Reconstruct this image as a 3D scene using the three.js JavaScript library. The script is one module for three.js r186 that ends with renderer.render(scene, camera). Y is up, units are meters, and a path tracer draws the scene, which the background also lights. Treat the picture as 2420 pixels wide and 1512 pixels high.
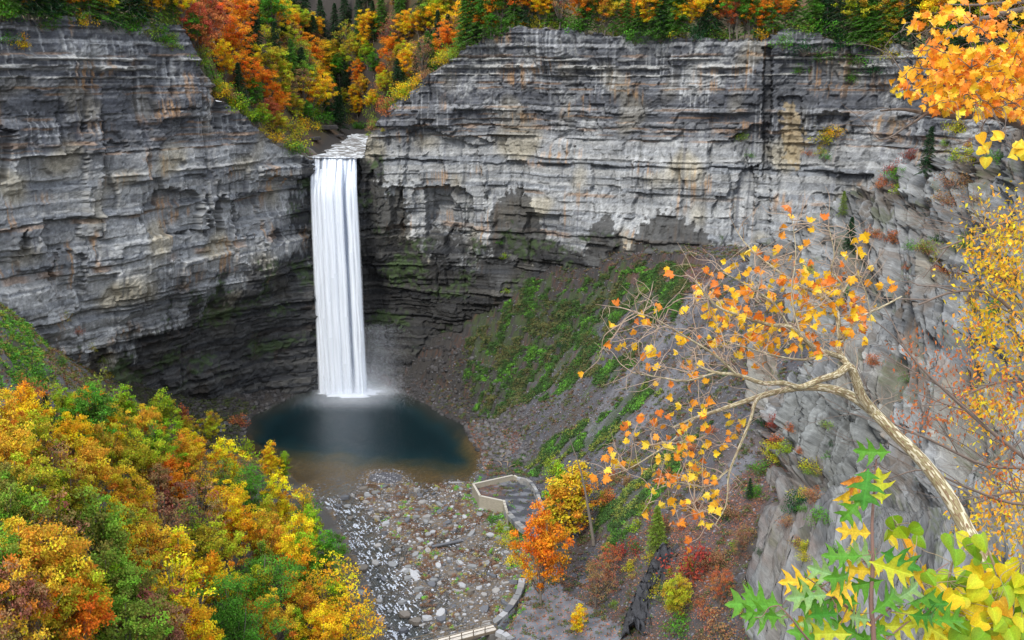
import * as THREE from 'three';
import { mergeGeometries } from 'three/addons/utils/BufferGeometryUtils.js';
import { createNoise2D, createNoise3D } from 'simplex-noise';

// ---------------------------------------------------------------- camera, sky, sun, exposure
const scene = new THREE.Scene();
const F = 920, PITCH = 15 * Math.PI / 180, EYE_H = 88;
const camera = new THREE.PerspectiveCamera(2 * Math.atan(320 / F) * 180 / Math.PI, 1024 / 640, 0.3, 3000);
camera.position.set(0, EYE_H, 0);
camera.rotation.set(-PITCH, 0, 0);
const renderer = new THREE.WebGLRenderer({ antialias: true });
renderer.setSize(1024, 640);
renderer.toneMapping = THREE.LinearToneMapping;
renderer.toneMappingExposure = 2.15;
renderer.shadowMap.enabled = true;
{ // bright overcast sky: brighter overhead, even all round
  const w = 64, h = 32, a = new Float32Array(w * h * 4);
  for (let j = 0; j < h; j++) for (let i = 0; i < w; i++) {
    const e = Math.max(0, ((j + 0.5) / h - 0.5) * Math.PI), L = 1.02 * (1 + 1.6 * Math.sin(e)) / 2.0, k = (j * w + i) * 4;
    a[k] = L * 0.94; a[k + 1] = L * 0.99; a[k + 2] = L * 1.08; a[k + 3] = 1;
  }
  const t = new THREE.DataTexture(a, w, h, THREE.RGBAFormat, THREE.FloatType);
  t.mapping = THREE.EquirectangularReflectionMapping; t.magFilter = t.minFilter = THREE.LinearFilter; t.needsUpdate = true;
  scene.background = t; scene.environment = t;
}
const sun = new THREE.DirectionalLight(new THREE.Color(1.0, 0.95, 0.86), 1.5);
sun.position.set(-150, 330, 90); sun.target.position.set(0, 40, -200);
sun.castShadow = true; sun.shadow.radius = 24; sun.shadow.mapSize.set(4096, 4096);
Object.assign(sun.shadow.camera, { left: -220, right: 220, top: 220, bottom: -220, near: 1, far: 900 });
scene.add(sun, sun.target);

// ---------------------------------------------------------------- helpers
function rng(seed) { let a = seed >>> 0; return () => { a = (a + 0x6D2B79F5) | 0; let t = Math.imul(a ^ (a >>> 15), 1 | a); t = (t + Math.imul(t ^ (t >>> 7), 61 | t)) ^ t; return ((t ^ (t >>> 14)) >>> 0) / 4294967296; }; }
const n2 = createNoise2D(rng(11)), n3 = createNoise3D(rng(12));
const clamp = (x, a = 0, b = 1) => x < a ? a : x > b ? b : x, lerp = (a, b, t) => a + (b - a) * t;
const smooth = (a, b, x) => { const t = clamp((x - a) / (b - a)); return t * t * (3 - 2 * t); };
const hash = (a, b = 0) => { let h = Math.imul((a | 0) ^ 0x9E3779B9, 0x85EBCA6B) ^ Math.imul((b | 0) + 0x7F4A7C15, 0xC2B2AE35); h ^= h >>> 15; h = Math.imul(h, 0x2C1B3C6D); h ^= h >>> 13; h = Math.imul(h, 0x297A2D39); h ^= h >>> 16; return (h >>> 0) / 4294967296; };
const fbm = (x, y, o = 4) => { let s = 0, a = 1, t = 0; for (let i = 0; i < o; i++) { s += a * n2(x, y); t += a; a *= 0.5; x = x * 2.03 + 17.1; y = y * 2.03 - 9.7; } return s / t; };
function curve1(pts) { return x => { if (x <= pts[0][0]) return pts[0][1]; for (let i = 1; i < pts.length; i++) if (x < pts[i][0]) return lerp(pts[i - 1][1], pts[i][1], (x - pts[i - 1][0]) / (pts[i][0] - pts[i - 1][0])); return pts[pts.length - 1][1]; }; }
// pixels of a 2419 x 1512 view of the photograph give directions; distance always comes from a surface or a size
const K = 1024 / 2419, SP = Math.sin(PITCH), CP = Math.cos(PITCH);
function dir(u, v) { const a = (u * K - 512) / F, b = (320 - v * K) / F; return { x: a, y: -SP + b * CP, d: CP + b * SP }; }   // per metre of depth; d is towards -z
function atDepth(u, v, zc) { const r = dir(u, v); return new THREE.Vector3(r.x * zc, EYE_H + r.y * zc, -r.d * zc); }
function atHeight(u, v, h) { const r = dir(u, v); return atDepth(u, v, (h - EYE_H) / r.y); }
function project(p) { const y = p.y - EYE_H, d = -p.z, zc = d * CP - y * SP, b = y * CP + d * SP; return [(512 + F * p.x / zc) / K, (320 - F * b / zc) / K, zc]; }
function inPoly(x, y, P) { let c = false; for (let i = 0, j = P.length - 1; i < P.length; j = i++) if ((P[i][1] > y) !== (P[j][1] > y) && x < (P[j][0] - P[i][0]) * (y - P[i][1]) / (P[j][1] - P[i][1]) + P[i][0]) c = !c; return c; }
function polyDist(x, y, P) { let m = 1e9, s = 1; for (let i = 0; i < P.length - 1; i++) { const [ax, ay] = P[i], [bx, by] = P[i + 1], dx = bx - ax, dy = by - ay, t = clamp(((x - ax) * dx + (y - ay) * dy) / (dx * dx + dy * dy)), ex = x - ax - t * dx, ey = y - ay - t * dy, q = ex * ex + ey * ey; if (q < m - 1e-6) { m = q; s = dx * ey - dy * ex > 0 ? 1 : -1; } } return Math.sqrt(m) * s; }
const taken = new Map();
function numbered(name) { const n = taken.get(name) || 0; taken.set(name, n + 1); return n ? `${name}_${String(n).padStart(3, '0')}` : name; }
function shade(o) { o.traverse(c => { if (c.isMesh) { c.castShadow = true; c.receiveShadow = true; } }); return o; }
function tag(o, label, category, group, kind) { o.userData = {}; if (label) o.userData.label = label; if (category) o.userData.category = category; if (group) o.userData.group = group; if (kind) o.userData.kind = kind; return o; }
function mesh(name, geo, mat, parent) { const m = new THREE.Mesh(geo, mat); m.name = parent ? name : numbered(name); m.castShadow = m.receiveShadow = true; (parent || scene).add(m); return m; }
function thing(name, label, category, p, group) { const g = new THREE.Group(); g.name = numbered(name); if (p) g.position.copy(p); scene.add(g); return tag(g, label, category, group); }
function structure(name, geo, mat, label, category) { return tag(mesh(name, geo, mat), label, category, null, 'structure'); }
function geoFrom(pos, idx, { col, uv, normals = true } = {}) {
  const g = new THREE.BufferGeometry();
  g.setAttribute('position', new THREE.BufferAttribute(pos instanceof Float32Array ? pos : new Float32Array(pos), 3));
  if (col) g.setAttribute('color', new THREE.BufferAttribute(col instanceof Float32Array ? col : new Float32Array(col), 3));
  if (uv) g.setAttribute('uv', new THREE.BufferAttribute(uv instanceof Float32Array ? uv : new Float32Array(uv), 2));
  g.setIndex(new THREE.BufferAttribute(idx instanceof Uint32Array ? idx : new Uint32Array(idx), 1));
  if (normals) g.computeVertexNormals();
  return g;
}
// a rough depth map of the built ground and rock, only to find where a shrub or stone seen at a pixel stands
const ZW = 484, ZH = 303, ZB = new Float32Array(ZW * ZH).fill(1e9), v3 = new THREE.Vector3();
function remember(geo) { const p = geo.attributes.position.array; for (let i = 0; i < p.length; i += 3) { v3.set(p[i], p[i + 1], p[i + 2]); const [u, v, z] = project(v3), a = Math.floor(u / 5), b = Math.floor(v / 5); if (z > 1 && a >= 0 && b >= 0 && a < ZW && b < ZH && z < ZB[b * ZW + a]) ZB[b * ZW + a] = z; } }
function groundAt(u, v) { const a = clamp(Math.floor(u / 5), 1, ZW - 2), b = clamp(Math.floor(v / 5), 1, ZH - 2), l = []; for (let j = -1; j < 2; j++) for (let i = -1; i < 2; i++) { const z = ZB[(b + j) * ZW + a + i]; if (z < 1e8) l.push(z); } if (!l.length) return null; l.sort((x, y) => x - y); return atDepth(u, v, l[l.length >> 1]); }
function grainTexture(n, fn, srgb) { const a = new Uint8Array(n * n * 4); for (let j = 0; j < n; j++) for (let i = 0; i < n; i++) { const c = fn(i / n, j / n), k = (j * n + i) * 4; a[k] = clamp(c[0], 0, 1) * 255; a[k + 1] = clamp(c[1], 0, 1) * 255; a[k + 2] = clamp(c[2], 0, 1) * 255; a[k + 3] = 255; } const t = new THREE.DataTexture(a, n, n); t.wrapS = t.wrapT = THREE.RepeatWrapping; t.magFilter = THREE.LinearFilter; t.minFilter = THREE.LinearMipmapLinearFilter; t.generateMipmaps = true; if (srgb) t.colorSpace = THREE.SRGBColorSpace; t.needsUpdate = true; return t; }
// noise that tiles over the unit square, through circles in 3-D
const tn = (u, v, fu, fv, s = 0) => { const a = u * 6.2832, b = v * 6.2832; return 0.5 * (n3(Math.cos(a) * fu + s, Math.sin(a) * fu, Math.cos(b) * fv) + n3(Math.sin(b) * fv + s, Math.cos(a) * fu + 7, Math.sin(a) * fu - 3)); };
// ---------------------------------------------------------------- rock: strata shared by every wall of the gorge
const LAYERS = []; {
  const r = rng(5); let h = -12, i = 0;
  while (h < 150) {
    const up = h > 70, low = h < 40, th = up ? 0.28 + 0.7 * r() * r() + (r() < 0.06 ? 0.8 : 0) : low ? 0.45 + 1.3 * r() : 0.4 + 1.8 * r() * r() + (r() < 0.15 ? 1.5 : 0);
    LAYERS.push({ h0: h, h1: h + th, off: (r() - 0.5) * (up ? 0.55 : low ? 0.55 : 0.38), tone: r(), warm: r(), i: i++ }); h += th;
  }
}
function layerAt(h) { let a = 0, b = LAYERS.length - 1; while (a < b) { const m = (a + b + 1) >> 1; if (LAYERS[m].h0 <= h) a = m; else b = m - 1; } return LAYERS[a]; }
// hard pale ledges that run right round the gorge: [height, thickness, how far they stand out]
const LEDGES = [[91.0, 0.55, 0.9], [89.0, 0.9, 1.2], [87.3, 0.35, 0.6], [97.5, 0.4, 0.9], [66.3, 0.6, 0.9], [71.6, 0.5, 0.8], [61.5, 0.4, 0.5], [79.8, 0.3, 0.4], [53.0, 0.4, 0.5], [35.5, 0.5, 0.8]];
function rockOffset(s, h, seed, o = {}) {
  const hw = h + 0.5 * n2(s * 0.012 + seed, 3.1) + 0.16 * n2(s * 0.11 + seed, 9.4), L = layerAt(hw), block = o.block ?? 1, mid = smooth(30, 46, h) * smooth(76, 68, h), thin = (o.thin ?? 1) * (1 - 0.68 * mid);
  let d = thin * L.off * (0.55 + 0.6 * n2(s * 0.07 + L.i * 3.7, seed)) + thin * 0.1 * n2(s * 0.5, L.i * 5.3 + seed);
  for (const [a, t, p] of LEDGES) { const k = (hw - a) / t; if (k > 0 && k < 1) d += p * (1 - 0.4 * mid) * clamp(0.5 + 0.9 * n2(s * 0.05 + a, seed + 4)); else if (k <= 0 && k > -1.4) d -= 0.45 * p * (1 - 0.4 * mid) * (1 + k / 1.4) * clamp(0.6 + 0.9 * n2(s * 0.05 + a, seed + 4)); }
  // scars where slabs fell away: stepped, cut along beds and upright joints
  const gi = Math.floor(hw / 2.3), jw = 1.7 + 1.6 * hash(gi, seed * 13 | 0), bi = Math.floor(s / jw + 0.22 * n2(h * 0.5, gi) + hash(gi, 5) * 3), sc = (bi + 0.5 - hash(gi, 5) * 3) * jw, hc = (gi + 0.5) * 2.3;
  const v = n2(sc * 0.035 + seed * 3, hc * 0.05) + 0.5 * n2(sc * 0.11, hc * 0.13 + seed) + 0.22 * (hash(bi, gi * 7 + (seed * 31 | 0)) - 0.5);
  d += block * (0.62 - 0.22 * mid) * Math.round(v * 2.4);
  // great slabs: beds several metres thick between far apart joints
  const g2 = Math.floor(hw / 6.7 + 0.3), j2 = 5.5 + 5 * hash(g2, 91), b2 = Math.floor(s / j2 + 0.12 * n2(h * 0.2, g2 + 40) + 5 * hash(g2, 17)), v2 = hash(b2, g2 * 11 + (seed * 17 | 0));
  d += block * (0.45 + 0.45 * mid) * (v2 < 0.28 ? -1.3 : v2 > 0.8 ? 0.9 : 0) + mid * (s - (b2 + 0.5 - 5 * hash(g2, 17)) * j2) * 0.34 * (hash(b2 + 7, g2 * 5) - 0.5);
  const m = n2(s * 0.045 + 20 + seed, h * 0.06) + 0.45 * n2(s * 0.16 + seed, h * 0.2);       // finer flaking with free outlines
  d += block * (0.3 - 0.14 * mid) * Math.floor(m * 3.2);
  d += 1.5 * n2(s * 0.022 + seed * 7, h * 0.012) + (0.5 - 0.25 * mid) * n2(s * 0.1, h * 0.03 + seed);
  // upright joints: narrow clefts of limited height
  for (let q = 0; q < 2; q++) { const cw = q ? 3.1 : 8.5, ci = Math.floor(s / cw), gj = Math.floor(h / (q ? 5 : 14) + 7 * hash(ci, q)); if (hash(ci * 3 + q, gj) < (q ? 0.22 : 0.4)) { const sj = (ci + 0.2 + 0.6 * hash(ci, gj)) * cw + 0.25 * n2(h * 0.25, ci), w = q ? 0.22 : 0.42, e = Math.abs(s - sj); if (e < w) d -= (q ? 0.4 : 0.95) * (1 - e / w); } }
  d += 0.07 * n2(s * 1.9, h * 1.7) ;
  return d;
}
// colour of bare shale: bedded greys, paler hard beds, rust under seeps
const C = (r, g, b) => [r, g, b];
function mixC(a, b, t) { return [a[0] + (b[0] - a[0]) * t, a[1] + (b[1] - a[1]) * t, a[2] + (b[2] - a[2]) * t]; }
function rockColor(s, h, seed, o = {}) {
  const hw = h + 0.5 * n2(s * 0.012 + seed, 3.1) + 0.16 * n2(s * 0.11 + seed, 9.4), L = layerAt(hw);
  const up = smooth(68, 76, h);
  let c = mixC(mixC(C(0.20, 0.213, 0.232), C(0.35, 0.355, 0.355), L.tone), mixC(C(0.055, 0.06, 0.075), C(0.27, 0.278, 0.295), L.tone * L.tone * 0.9 + 0.1 * L.warm), up);
  // patches of dark crust and pale bloom with ragged rims; their noise has nothing to do with the relief in rockOffset
  const p = n2(s * 0.03 + seed, h * 0.035) + 0.5 * n2(s * 0.1, h * 0.09 + seed) + 0.3 * n2(s * 0.5, h * 0.35) + 0.25 * n2(s * 1.3, h * 0.9) + (o.shadeBias ?? 0);  // the bias spreads the dark patches, painting shade over a whole wall
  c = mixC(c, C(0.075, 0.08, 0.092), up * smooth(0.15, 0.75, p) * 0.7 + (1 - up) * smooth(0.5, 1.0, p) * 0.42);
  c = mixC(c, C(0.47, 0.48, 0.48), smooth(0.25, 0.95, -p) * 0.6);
  for (const [a, t] of LEDGES) { const k = (hw - a) / t; if (k > -0.1 && k < 1.1) c = mixC(c, C(0.52, 0.52, 0.5), h > 85 && h < 93 ? 0.6 * clamp(0.6 + 0.9 * n2(s * 0.05 + a, seed + 4)) : 0); }
  // rust and ochre: in thin beds and running down from them
  const run = n2(s * 0.55 + seed, 2) * 0.6 + n2(s * 1.7, 5) * 0.4, seep = smooth(0.25, 0.75, n2(s * 0.045 + 31 + seed, h * 0.07)) * smooth(0.05, 0.6, run + 0.3 * n2(s * 0.2, h * 0.3));
  c = mixC(c, C(0.44, 0.24, 0.09), 0.68 * seep); { const ps = smooth(0.3, 0.75, n2(s * 1.1 + 50, h * 0.02 + seed)) * smooth(0.0, 0.5, n2(s * 0.05 + 70, h * 0.06)); c = mixC(c, C(0.56, 0.58, 0.60), 0.42 * ps); }
  if (L.warm > 0.82) c = mixC(c, C(0.30, 0.18, 0.10), 0.55 * smooth(-0.1, 0.5, n2(s * 0.08 + L.i, seed * 2)));
  c = mixC(c, C(0.40, 0.34, 0.21), 0.5 * smooth(0.3, 0.8, n2(s * 0.05 + 60, h * 0.05 + seed)) * (1 - 0.6 * up));
  // dark water streaks down the face
  const str = smooth(0.35, 0.8, n2(s * 0.8 + 9, h * 0.015 + seed)) * smooth(0.0, 0.5, n2(s * 0.06 + 3, h * 0.05 + 8));
  c = mixC(c, C(0.10, 0.105, 0.13), 0.6 * str);
  const j = 0.80 + 0.34 * hash(L.i * 3 + Math.floor(s * 0.9 + L.i * 0.37), L.i) , g = 1 + 0.24 * n2(s * 2.7, h * 3.9) + 0.12 * n2(s * 6, h * 9);
  return [c[0] * j * g, c[1] * j * g, c[2] * j * g];
}
const rockGrain = grainTexture(512, (u, v) => { const a = 0.5 * tn(u, v, 1.2, 6) + 0.3 * tn(u, v, 3, 11, 5) + 0.25 * tn(u, v, 8, 9, 9), g = 0.83 + 0.34 * a; return [g, g, g]; });
const rockBump = grainTexture(512, (u, v) => { const a = 0.5 + 0.3 * tn(u, v, 1.0, 9, 3) + 0.2 * tn(u, v, 4, 14, 4) + 0.12 * tn(u, v, 12, 12, 6); return [a, a, a]; });
const rockMat = new THREE.MeshStandardMaterial({ vertexColors: true, map: rockGrain, roughness: 0.88, bumpMap: rockBump, bumpScale: 0.12, side: THREE.DoubleSide });

class Wall { // an upright rock wall along a line in plan
  constructor(plan, seed) { // plan: [x, d]
    this.seed = seed;
    const c = new THREE.CatmullRomCurve3(plan.map(p => new THREE.Vector3(p[0], 0, p[1])), false, 'centripetal');
    this.n = 600; this.p = c.getSpacedPoints(this.n); this.len = c.getLength(); this.lean = () => 0; this.extra = () => 0;
  }
  at(s) { const t = clamp(s / this.len) * this.n, i = Math.min(this.n - 1, Math.floor(t)), f = t - i, a = this.p[i], b = this.p[i + 1], A = this.p[Math.max(0, i - 6)], B = this.p[Math.min(this.n, i + 7)], l = Math.hypot(B.x - A.x, B.z - A.z); return { x: lerp(a.x, b.x, f), d: lerp(a.z, b.z, f), nx: (B.z - A.z) / l, nd: -(B.x - A.x) / l }; }
  // s and h of the wall seen at a pixel, on the plain sheet
  find(u, v) { const r = dir(u, v); let best = null, prev = null; for (let i = 0; i <= this.n; i++) { const p = this.p[i], f = r.d * p.x - r.x * p.z; if (prev !== null && f * prev <= 0) { const zc = p.z / r.d; if (!best || zc < best.z) best = { s: i / this.n * this.len, h: EYE_H + r.y * zc, z: zc }; } prev = f; } return best; }
  poly(list) { return list.map(([u, v]) => { const q = this.find(u, v); return q ? [q.s, q.h] : [0, 0]; }); }
  point(s, h) { const q = this.at(s), o = this.lean(s, h) + this.extra(s, h) + rockOffset(s, h, this.seed, this.opt ? this.opt(s, h) : undefined); return [q.x + q.nx * o, h, -(q.d + q.nd * o)]; }
  build(ds, dh, h0, topOf, colorOf) {
    const ns = Math.ceil(this.len / ds), nh = Math.ceil((135 - h0) / dh), pos = [], col = [], uv = [], idx = [], id = new Int32Array((ns + 1) * (nh + 1)).fill(-1), tops = [];
    for (let i = 0; i <= ns; i++) tops.push(topOf(i / ns * this.len) + 0.0);
    for (let i = 0; i <= ns; i++) { const s = i / ns * this.len; for (let j = 0; j <= nh; j++) { let h = h0 + j * dh; if (h > tops[i] + dh && h > (tops[i - 1] ?? 0) + dh && h > (tops[i + 1] ?? 0) + dh) break; h = Math.min(h, tops[i]); const p = this.point(s, h), c = colorOf(s, h, p); id[i * (nh + 1) + j] = pos.length / 3; pos.push(p[0], p[1], p[2]); col.push(c[0], c[1], c[2]); uv.push(s / 5, h / 5); } }
    for (let i = 0; i < ns; i++) for (let j = 0; j < nh; j++) { const a = id[i * (nh + 1) + j], b = id[(i + 1) * (nh + 1) + j], c = id[(i + 1) * (nh + 1) + j + 1], e = id[i * (nh + 1) + j + 1]; if (a < 0 || b < 0 || c < 0 || e < 0) continue; if (h0 + j * dh >= Math.max(tops[i], tops[i + 1])) continue; idx.push(a, b, c, a, c, e); }
    return geoFrom(new Float32Array(pos), new Uint32Array(idx), { col, uv });
  }
}
// ---------------------------------------------------------------- the gorge: plan of the walls, shores and slopes
const leftWall = new Wall([[-165, 95], [-140, 130], [-118, 164], [-101, 187], [-88, 204], [-75, 220.5], [-64, 236], [-57, 247], [-50, 254], [-44, 258]], 1.3);
const rightWall = new Wall([[-52, 256.5], [-44, 254.5], [-36, 254], [-20, 253.5], [-2, 250], [22, 242], [42, 234], [60, 229], [72, 225], [86, 214], [97, 192], [101, 165], [99, 130]], 4.7);
const creekX = curve1([[240, -46.5], [262, -45.5], [285, -42], [310, -47], [350, -64], [420, -90]]);
const rimProfile = curve1([[-80, 99], [-45, 98.5], [-29, 98.2], [-26, 87], [-22, 80.5], [-16, 72], [-10.5, 67.5], [-8.5, 65.6], [5.2, 65.6], [6.5, 70.5], [9.5, 75.5], [16.5, 81.8], [30, 92], [45, 99.2], [55, 99.5], [67, 97.5], [88, 96.5], [106, 95.2], [112, 98.5], [126, 95], [140, 92], [160, 96], [200, 104]]);
const wallLine = [...leftWall.p.filter((_, i) => i % 12 === 0 && i < 560), ...rightWall.p.filter((_, i) => i % 12 === 0 && i > 24)].map(p => [p.x, p.z]);
function upperH(x, d) { // the land above the walls, with the valley of the creek
  const o = x - creekX(Math.max(d, 240)), k = Math.abs(o), b = Math.max(0, d - 252);
  let h = rimProfile(o) + 0.05 * b * (k < 8 ? 1 : 1);
  const hill = smooth(285, 400, d + 0.25 * x) * 62 * smooth(-2, 30, Math.abs(x - creekX(d)) + (d - 330) * 0.6);
  h += hill + smooth(20, 120, b) * clamp(k * 0.16, 0, 10) + smooth(6, 30, b + Math.max(0, k - 60) * 0.5) * (1.5 * n2(x * 0.03, d * 0.03) + 0.5 * n2(x * 0.12, d * 0.12)) * smooth(7, 16, k);
  return h;
}
const topOfWall = w => s => { const q = w.at(s), o = q.x - creekX(Math.max(q.d, 240)); return upperH(q.x, q.d) + 0.9 * n2(s * 0.12, w.seed) * smooth(9, 16, Math.abs(o)) + 0.5 * n2(s * 0.45, w.seed) * smooth(9, 16, Math.abs(o)); };

// --- left wall: undercut below, alcoves and slots
leftWall.lean = (s, h) => -9.5 * smooth(44, 12, h) * smooth(60, 118, s) * smooth(192, 176, s) + 0.0;
{
  const A = [ // [outline in the photograph, depth of the recess]
    [[[352, 470], [372, 452], [400, 447], [455, 450], [474, 462], [474, 480], [470, 545], [440, 560], [350, 555], [330, 520]], 3.2],
    [[[484, 466], [494, 462], [500, 540], [490, 560]], 2.4], [[[512, 466], [528, 460], [532, 548], [518, 560]], 2.2], [[[556, 462], [566, 458], [570, 556], [558, 556]], 1.8], [[[572, 458], [622, 452], [624, 545], [580, 552]], 1.1],
    [[[640, 560], [655, 540], [670, 565], [660, 580], [640, 576]], 2.0], [[[50, 560], [62, 545], [70, 590], [60, 610], [48, 600]], 2.2],
    [[[500, 200], [530, 240], [520, 310], [500, 300]], 2.6], [[[240, 345], [270, 335], [300, 342], [290, 356], [245, 360]], 1.6],
    [[[0, 300], [32, 310], [20, 420], [0, 440]], 2.5], [[[150, 590], [200, 600], [210, 690], [140, 700], [120, 650]], 1.6]];
  const polys = A.map(([p, dp]) => [leftWall.poly(p), dp]);
  const over = leftWall.poly([[600, 392], [736, 388], [736, 412], [700, 420], [610, 414]]), under = leftWall.poly([[560, 425], [740, 425], [740, 560], [560, 560]]);
  const rib = leftWall.poly([[205, 200], [235, 200], [238, 560], [190, 560]]);
  leftWall.extra = (s, h) => {
    let e = 0; const ws = s + 0.5 * n2(h * 0.8, s * 0.3), wh = h + 0.5 * n2(s * 0.7, h * 0.4);
    for (const [p, dp] of polys) if (inPoly(ws, wh, p)) e -= dp;
    if (inPoly(ws, wh, over)) e += 2.0; if (inPoly(ws, wh, under)) e -= 0.8; if (inPoly(ws, h, rib)) e += 1.6;
    // long low ledges that slant with the beds
    for (const [a, k] of [[57.5, 1.0], [36.5, 1.4], [27.5, 1.2], [47, 0.6]]) { const q = h - a - 0.7 * n2(s * 0.04, a); if (q > 0 && q < 1.2) e += k * 0.5; else if (q <= 0 && q > -1.6) e -= k * (1 + q / 1.6) * clamp(0.5 + n2(s * 0.06, a + 3)); }
    return e;
  };
}
const mossC = C(0.055, 0.105, 0.02), wetC = C(0.028, 0.029, 0.03);
function dampAt(x, d, h) { // the black, mossy, water-soaked shale of the lower beds, with a ragged upper edge, and the wet strip beside the falls
  const r = Math.hypot(x + 47, d - 250), n = 6 * n2(x * 0.11 + d * 0.07, h * 0.08) + 3.5 * n2(x * 0.4 + d * 0.3, h * 0.2) + 2.5 * n2(x * 1.3 + d, h * 0.6);
  return Math.max(smooth(45, 40.5, h + n + 0.5 * Math.max(0, -59 - x)), smooth(13, 10.5, r + 0.5 * n) * smooth(67, 64, h + 0.4 * n));
}
function wallColor(w) {
  return (s, h, p) => {
    let c = rockColor(s, h, w.seed, { shadeBias: w === leftWall ? 0.33 : 0 }); const x = p[0], d = -p[2], damp = dampAt(x, d, h);  // left wall: extra dark patches, part crust, part its shade put into the colour
    if (w.mark) c = w.mark(c, s, h);
    const bed = layerAt(h).tone, dk = mixC(C(0.016, 0.017, 0.02), C(0.055, 0.053, 0.05), bed * bed);
    c = mixC(c, [dk[0] * (0.7 + c[0] * 1.6), dk[1] * (0.7 + c[1] * 1.6), dk[2] * (0.7 + c[2] * 1.6)], 0.93 * damp);
    const mo = smooth(0.25, 0.8, n2(s * 0.06 + 7, h * 0.08) + 0.5 * n2(s * 0.5, h * 0.5)) * damp * smooth(8, 14, h) * 0.55;
    return mixC(c, mossC, mo);
  };
}
// --- right wall: arches, the square alcove, stained foot
{
  const A = [
    [[[1000, 442], [1080, 440], [1100, 448], [1114, 462], [1116, 500], [1118, 560], [1085, 572], [1060, 600], [1030, 580], [1002, 560]], 3.6],
    [[[1016, 465], [1060, 470], [1085, 500], [1080, 540], [1050, 560], [1012, 530]], 1.6],
    [[[905, 560], [940, 470], [955, 400], [965, 300], [1000, 292], [1030, 310], [1080, 330], [1120, 350], [1135, 400], [1150, 470], [1140, 560]], 1.2],
    [[[960, 318], [990, 300], [1030, 308], [1050, 330], [1110, 322], [1160, 340], [1140, 355], [1070, 352], [990, 345]], 1.6],
    [[[1728, 470], [1750, 400], [1790, 390], [1780, 480], [1760, 560], [1730, 560]], 2.4], [[[1722, 330], [1770, 300], [1812, 290], [1812, 400], [1760, 395]], 2.0],
    [[[1925, 300], [1950, 260], [2000, 270], [2010, 330], [1960, 360], [1930, 350]], 1.5], [[[1835, 230], [1890, 226], [1900, 330], [1880, 420], [1840, 400]], 1.4],
    [[[862, 420], [880, 400], [890, 560], [862, 560]], 1.6], [[[920, 440], [945, 440], [950, 560], [925, 560]], 2.0]];
  const polys = A.map(([p, dp]) => [rightWall.poly(p), dp]);
  const cleft = rightWall.poly([[1800, 110], [1822, 110], [1822, 400], [1800, 430]]), butt = rightWall.poly([[1822, 90], [2000, 90], [1960, 640], [1815, 640]]), stain = rightWall.poly([[1160, 620], [1160, 490], [1190, 455], [1225, 445], [1255, 470], [1285, 560], [1330, 592], [1392, 600], [1405, 530], [1440, 498], [1462, 540], [1490, 590], [1512, 535], [1560, 495], [1612, 515], [1670, 545], [1690, 640]]);
  const wet = rightWall.poly([[858, 400], [870, 385], [882, 430], [905, 400], [915, 470], [945, 430], [962, 520], [960, 600], [1000, 610], [1060, 640], [1165, 660], [1165, 960], [858, 960]]);
  const gold = rightWall.poly([[1845, 240], [1880, 250], [1905, 340], [1880, 400], [1848, 360]]);
  rightWall.lean = (s, h) => -4.5 * smooth(46, 20, h) * smooth(52, 8, s) + 7 * smooth(62, 36, h) * smooth(60, 90, s);
  rightWall.extra = (s, h) => {
    let e = 0; const ws = s + 0.35 * n2(h * 0.6, s * 0.3 + 5), wh = h + 0.35 * n2(s * 0.6, h * 0.4 + 5);
    for (const [p, dp] of polys) if (inPoly(ws, wh, p)) e -= dp;
    if (inPoly(ws, h, cleft)) e -= 2.6; if (inPoly(ws, h, butt)) e += 1.8;
    for (const [a, k] of [[65, 1.1], [46.5, 0.9], [28, 1.3], [20, 1.0], [74.6, 0.8]]) { const q = h - a - 0.6 * n2(s * 0.05, a); if (q > 0 && q < 0.9) e += k * 0.4; else if (q <= 0 && q > -1.2) e -= k * 0.8 * (1 + q / 1.2) * clamp(0.5 + n2(s * 0.05, a + 3)); }
    // uneven flutes in the lower face towards the buttress
    e += 1.1 * smooth(98, 112, s) * smooth(64, 56, h) * Math.pow(Math.abs(n2(s * 0.16, h * 0.015)), 0.7) * 1.6;
    return e;
  };
  rightWall.mark = (c, s, h) => {
    const ws = s + 1.2 * n2(h * 0.5, s * 0.4), wh = h + 1.6 * n2(s * 0.5, h * 0.4 + 2);
    if (inPoly(ws, wh, stain)) c = mixC(c, C(0.05, 0.049, 0.047), 0.88);
    if (inPoly(ws, wh, wet)) c = mixC(c, C(0.035, 0.032, 0.026), 0.85);
    if (inPoly(ws, wh, gold)) c = mixC(c, C(0.42, 0.32, 0.17), 0.55);
    return c;
  };
}
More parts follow.
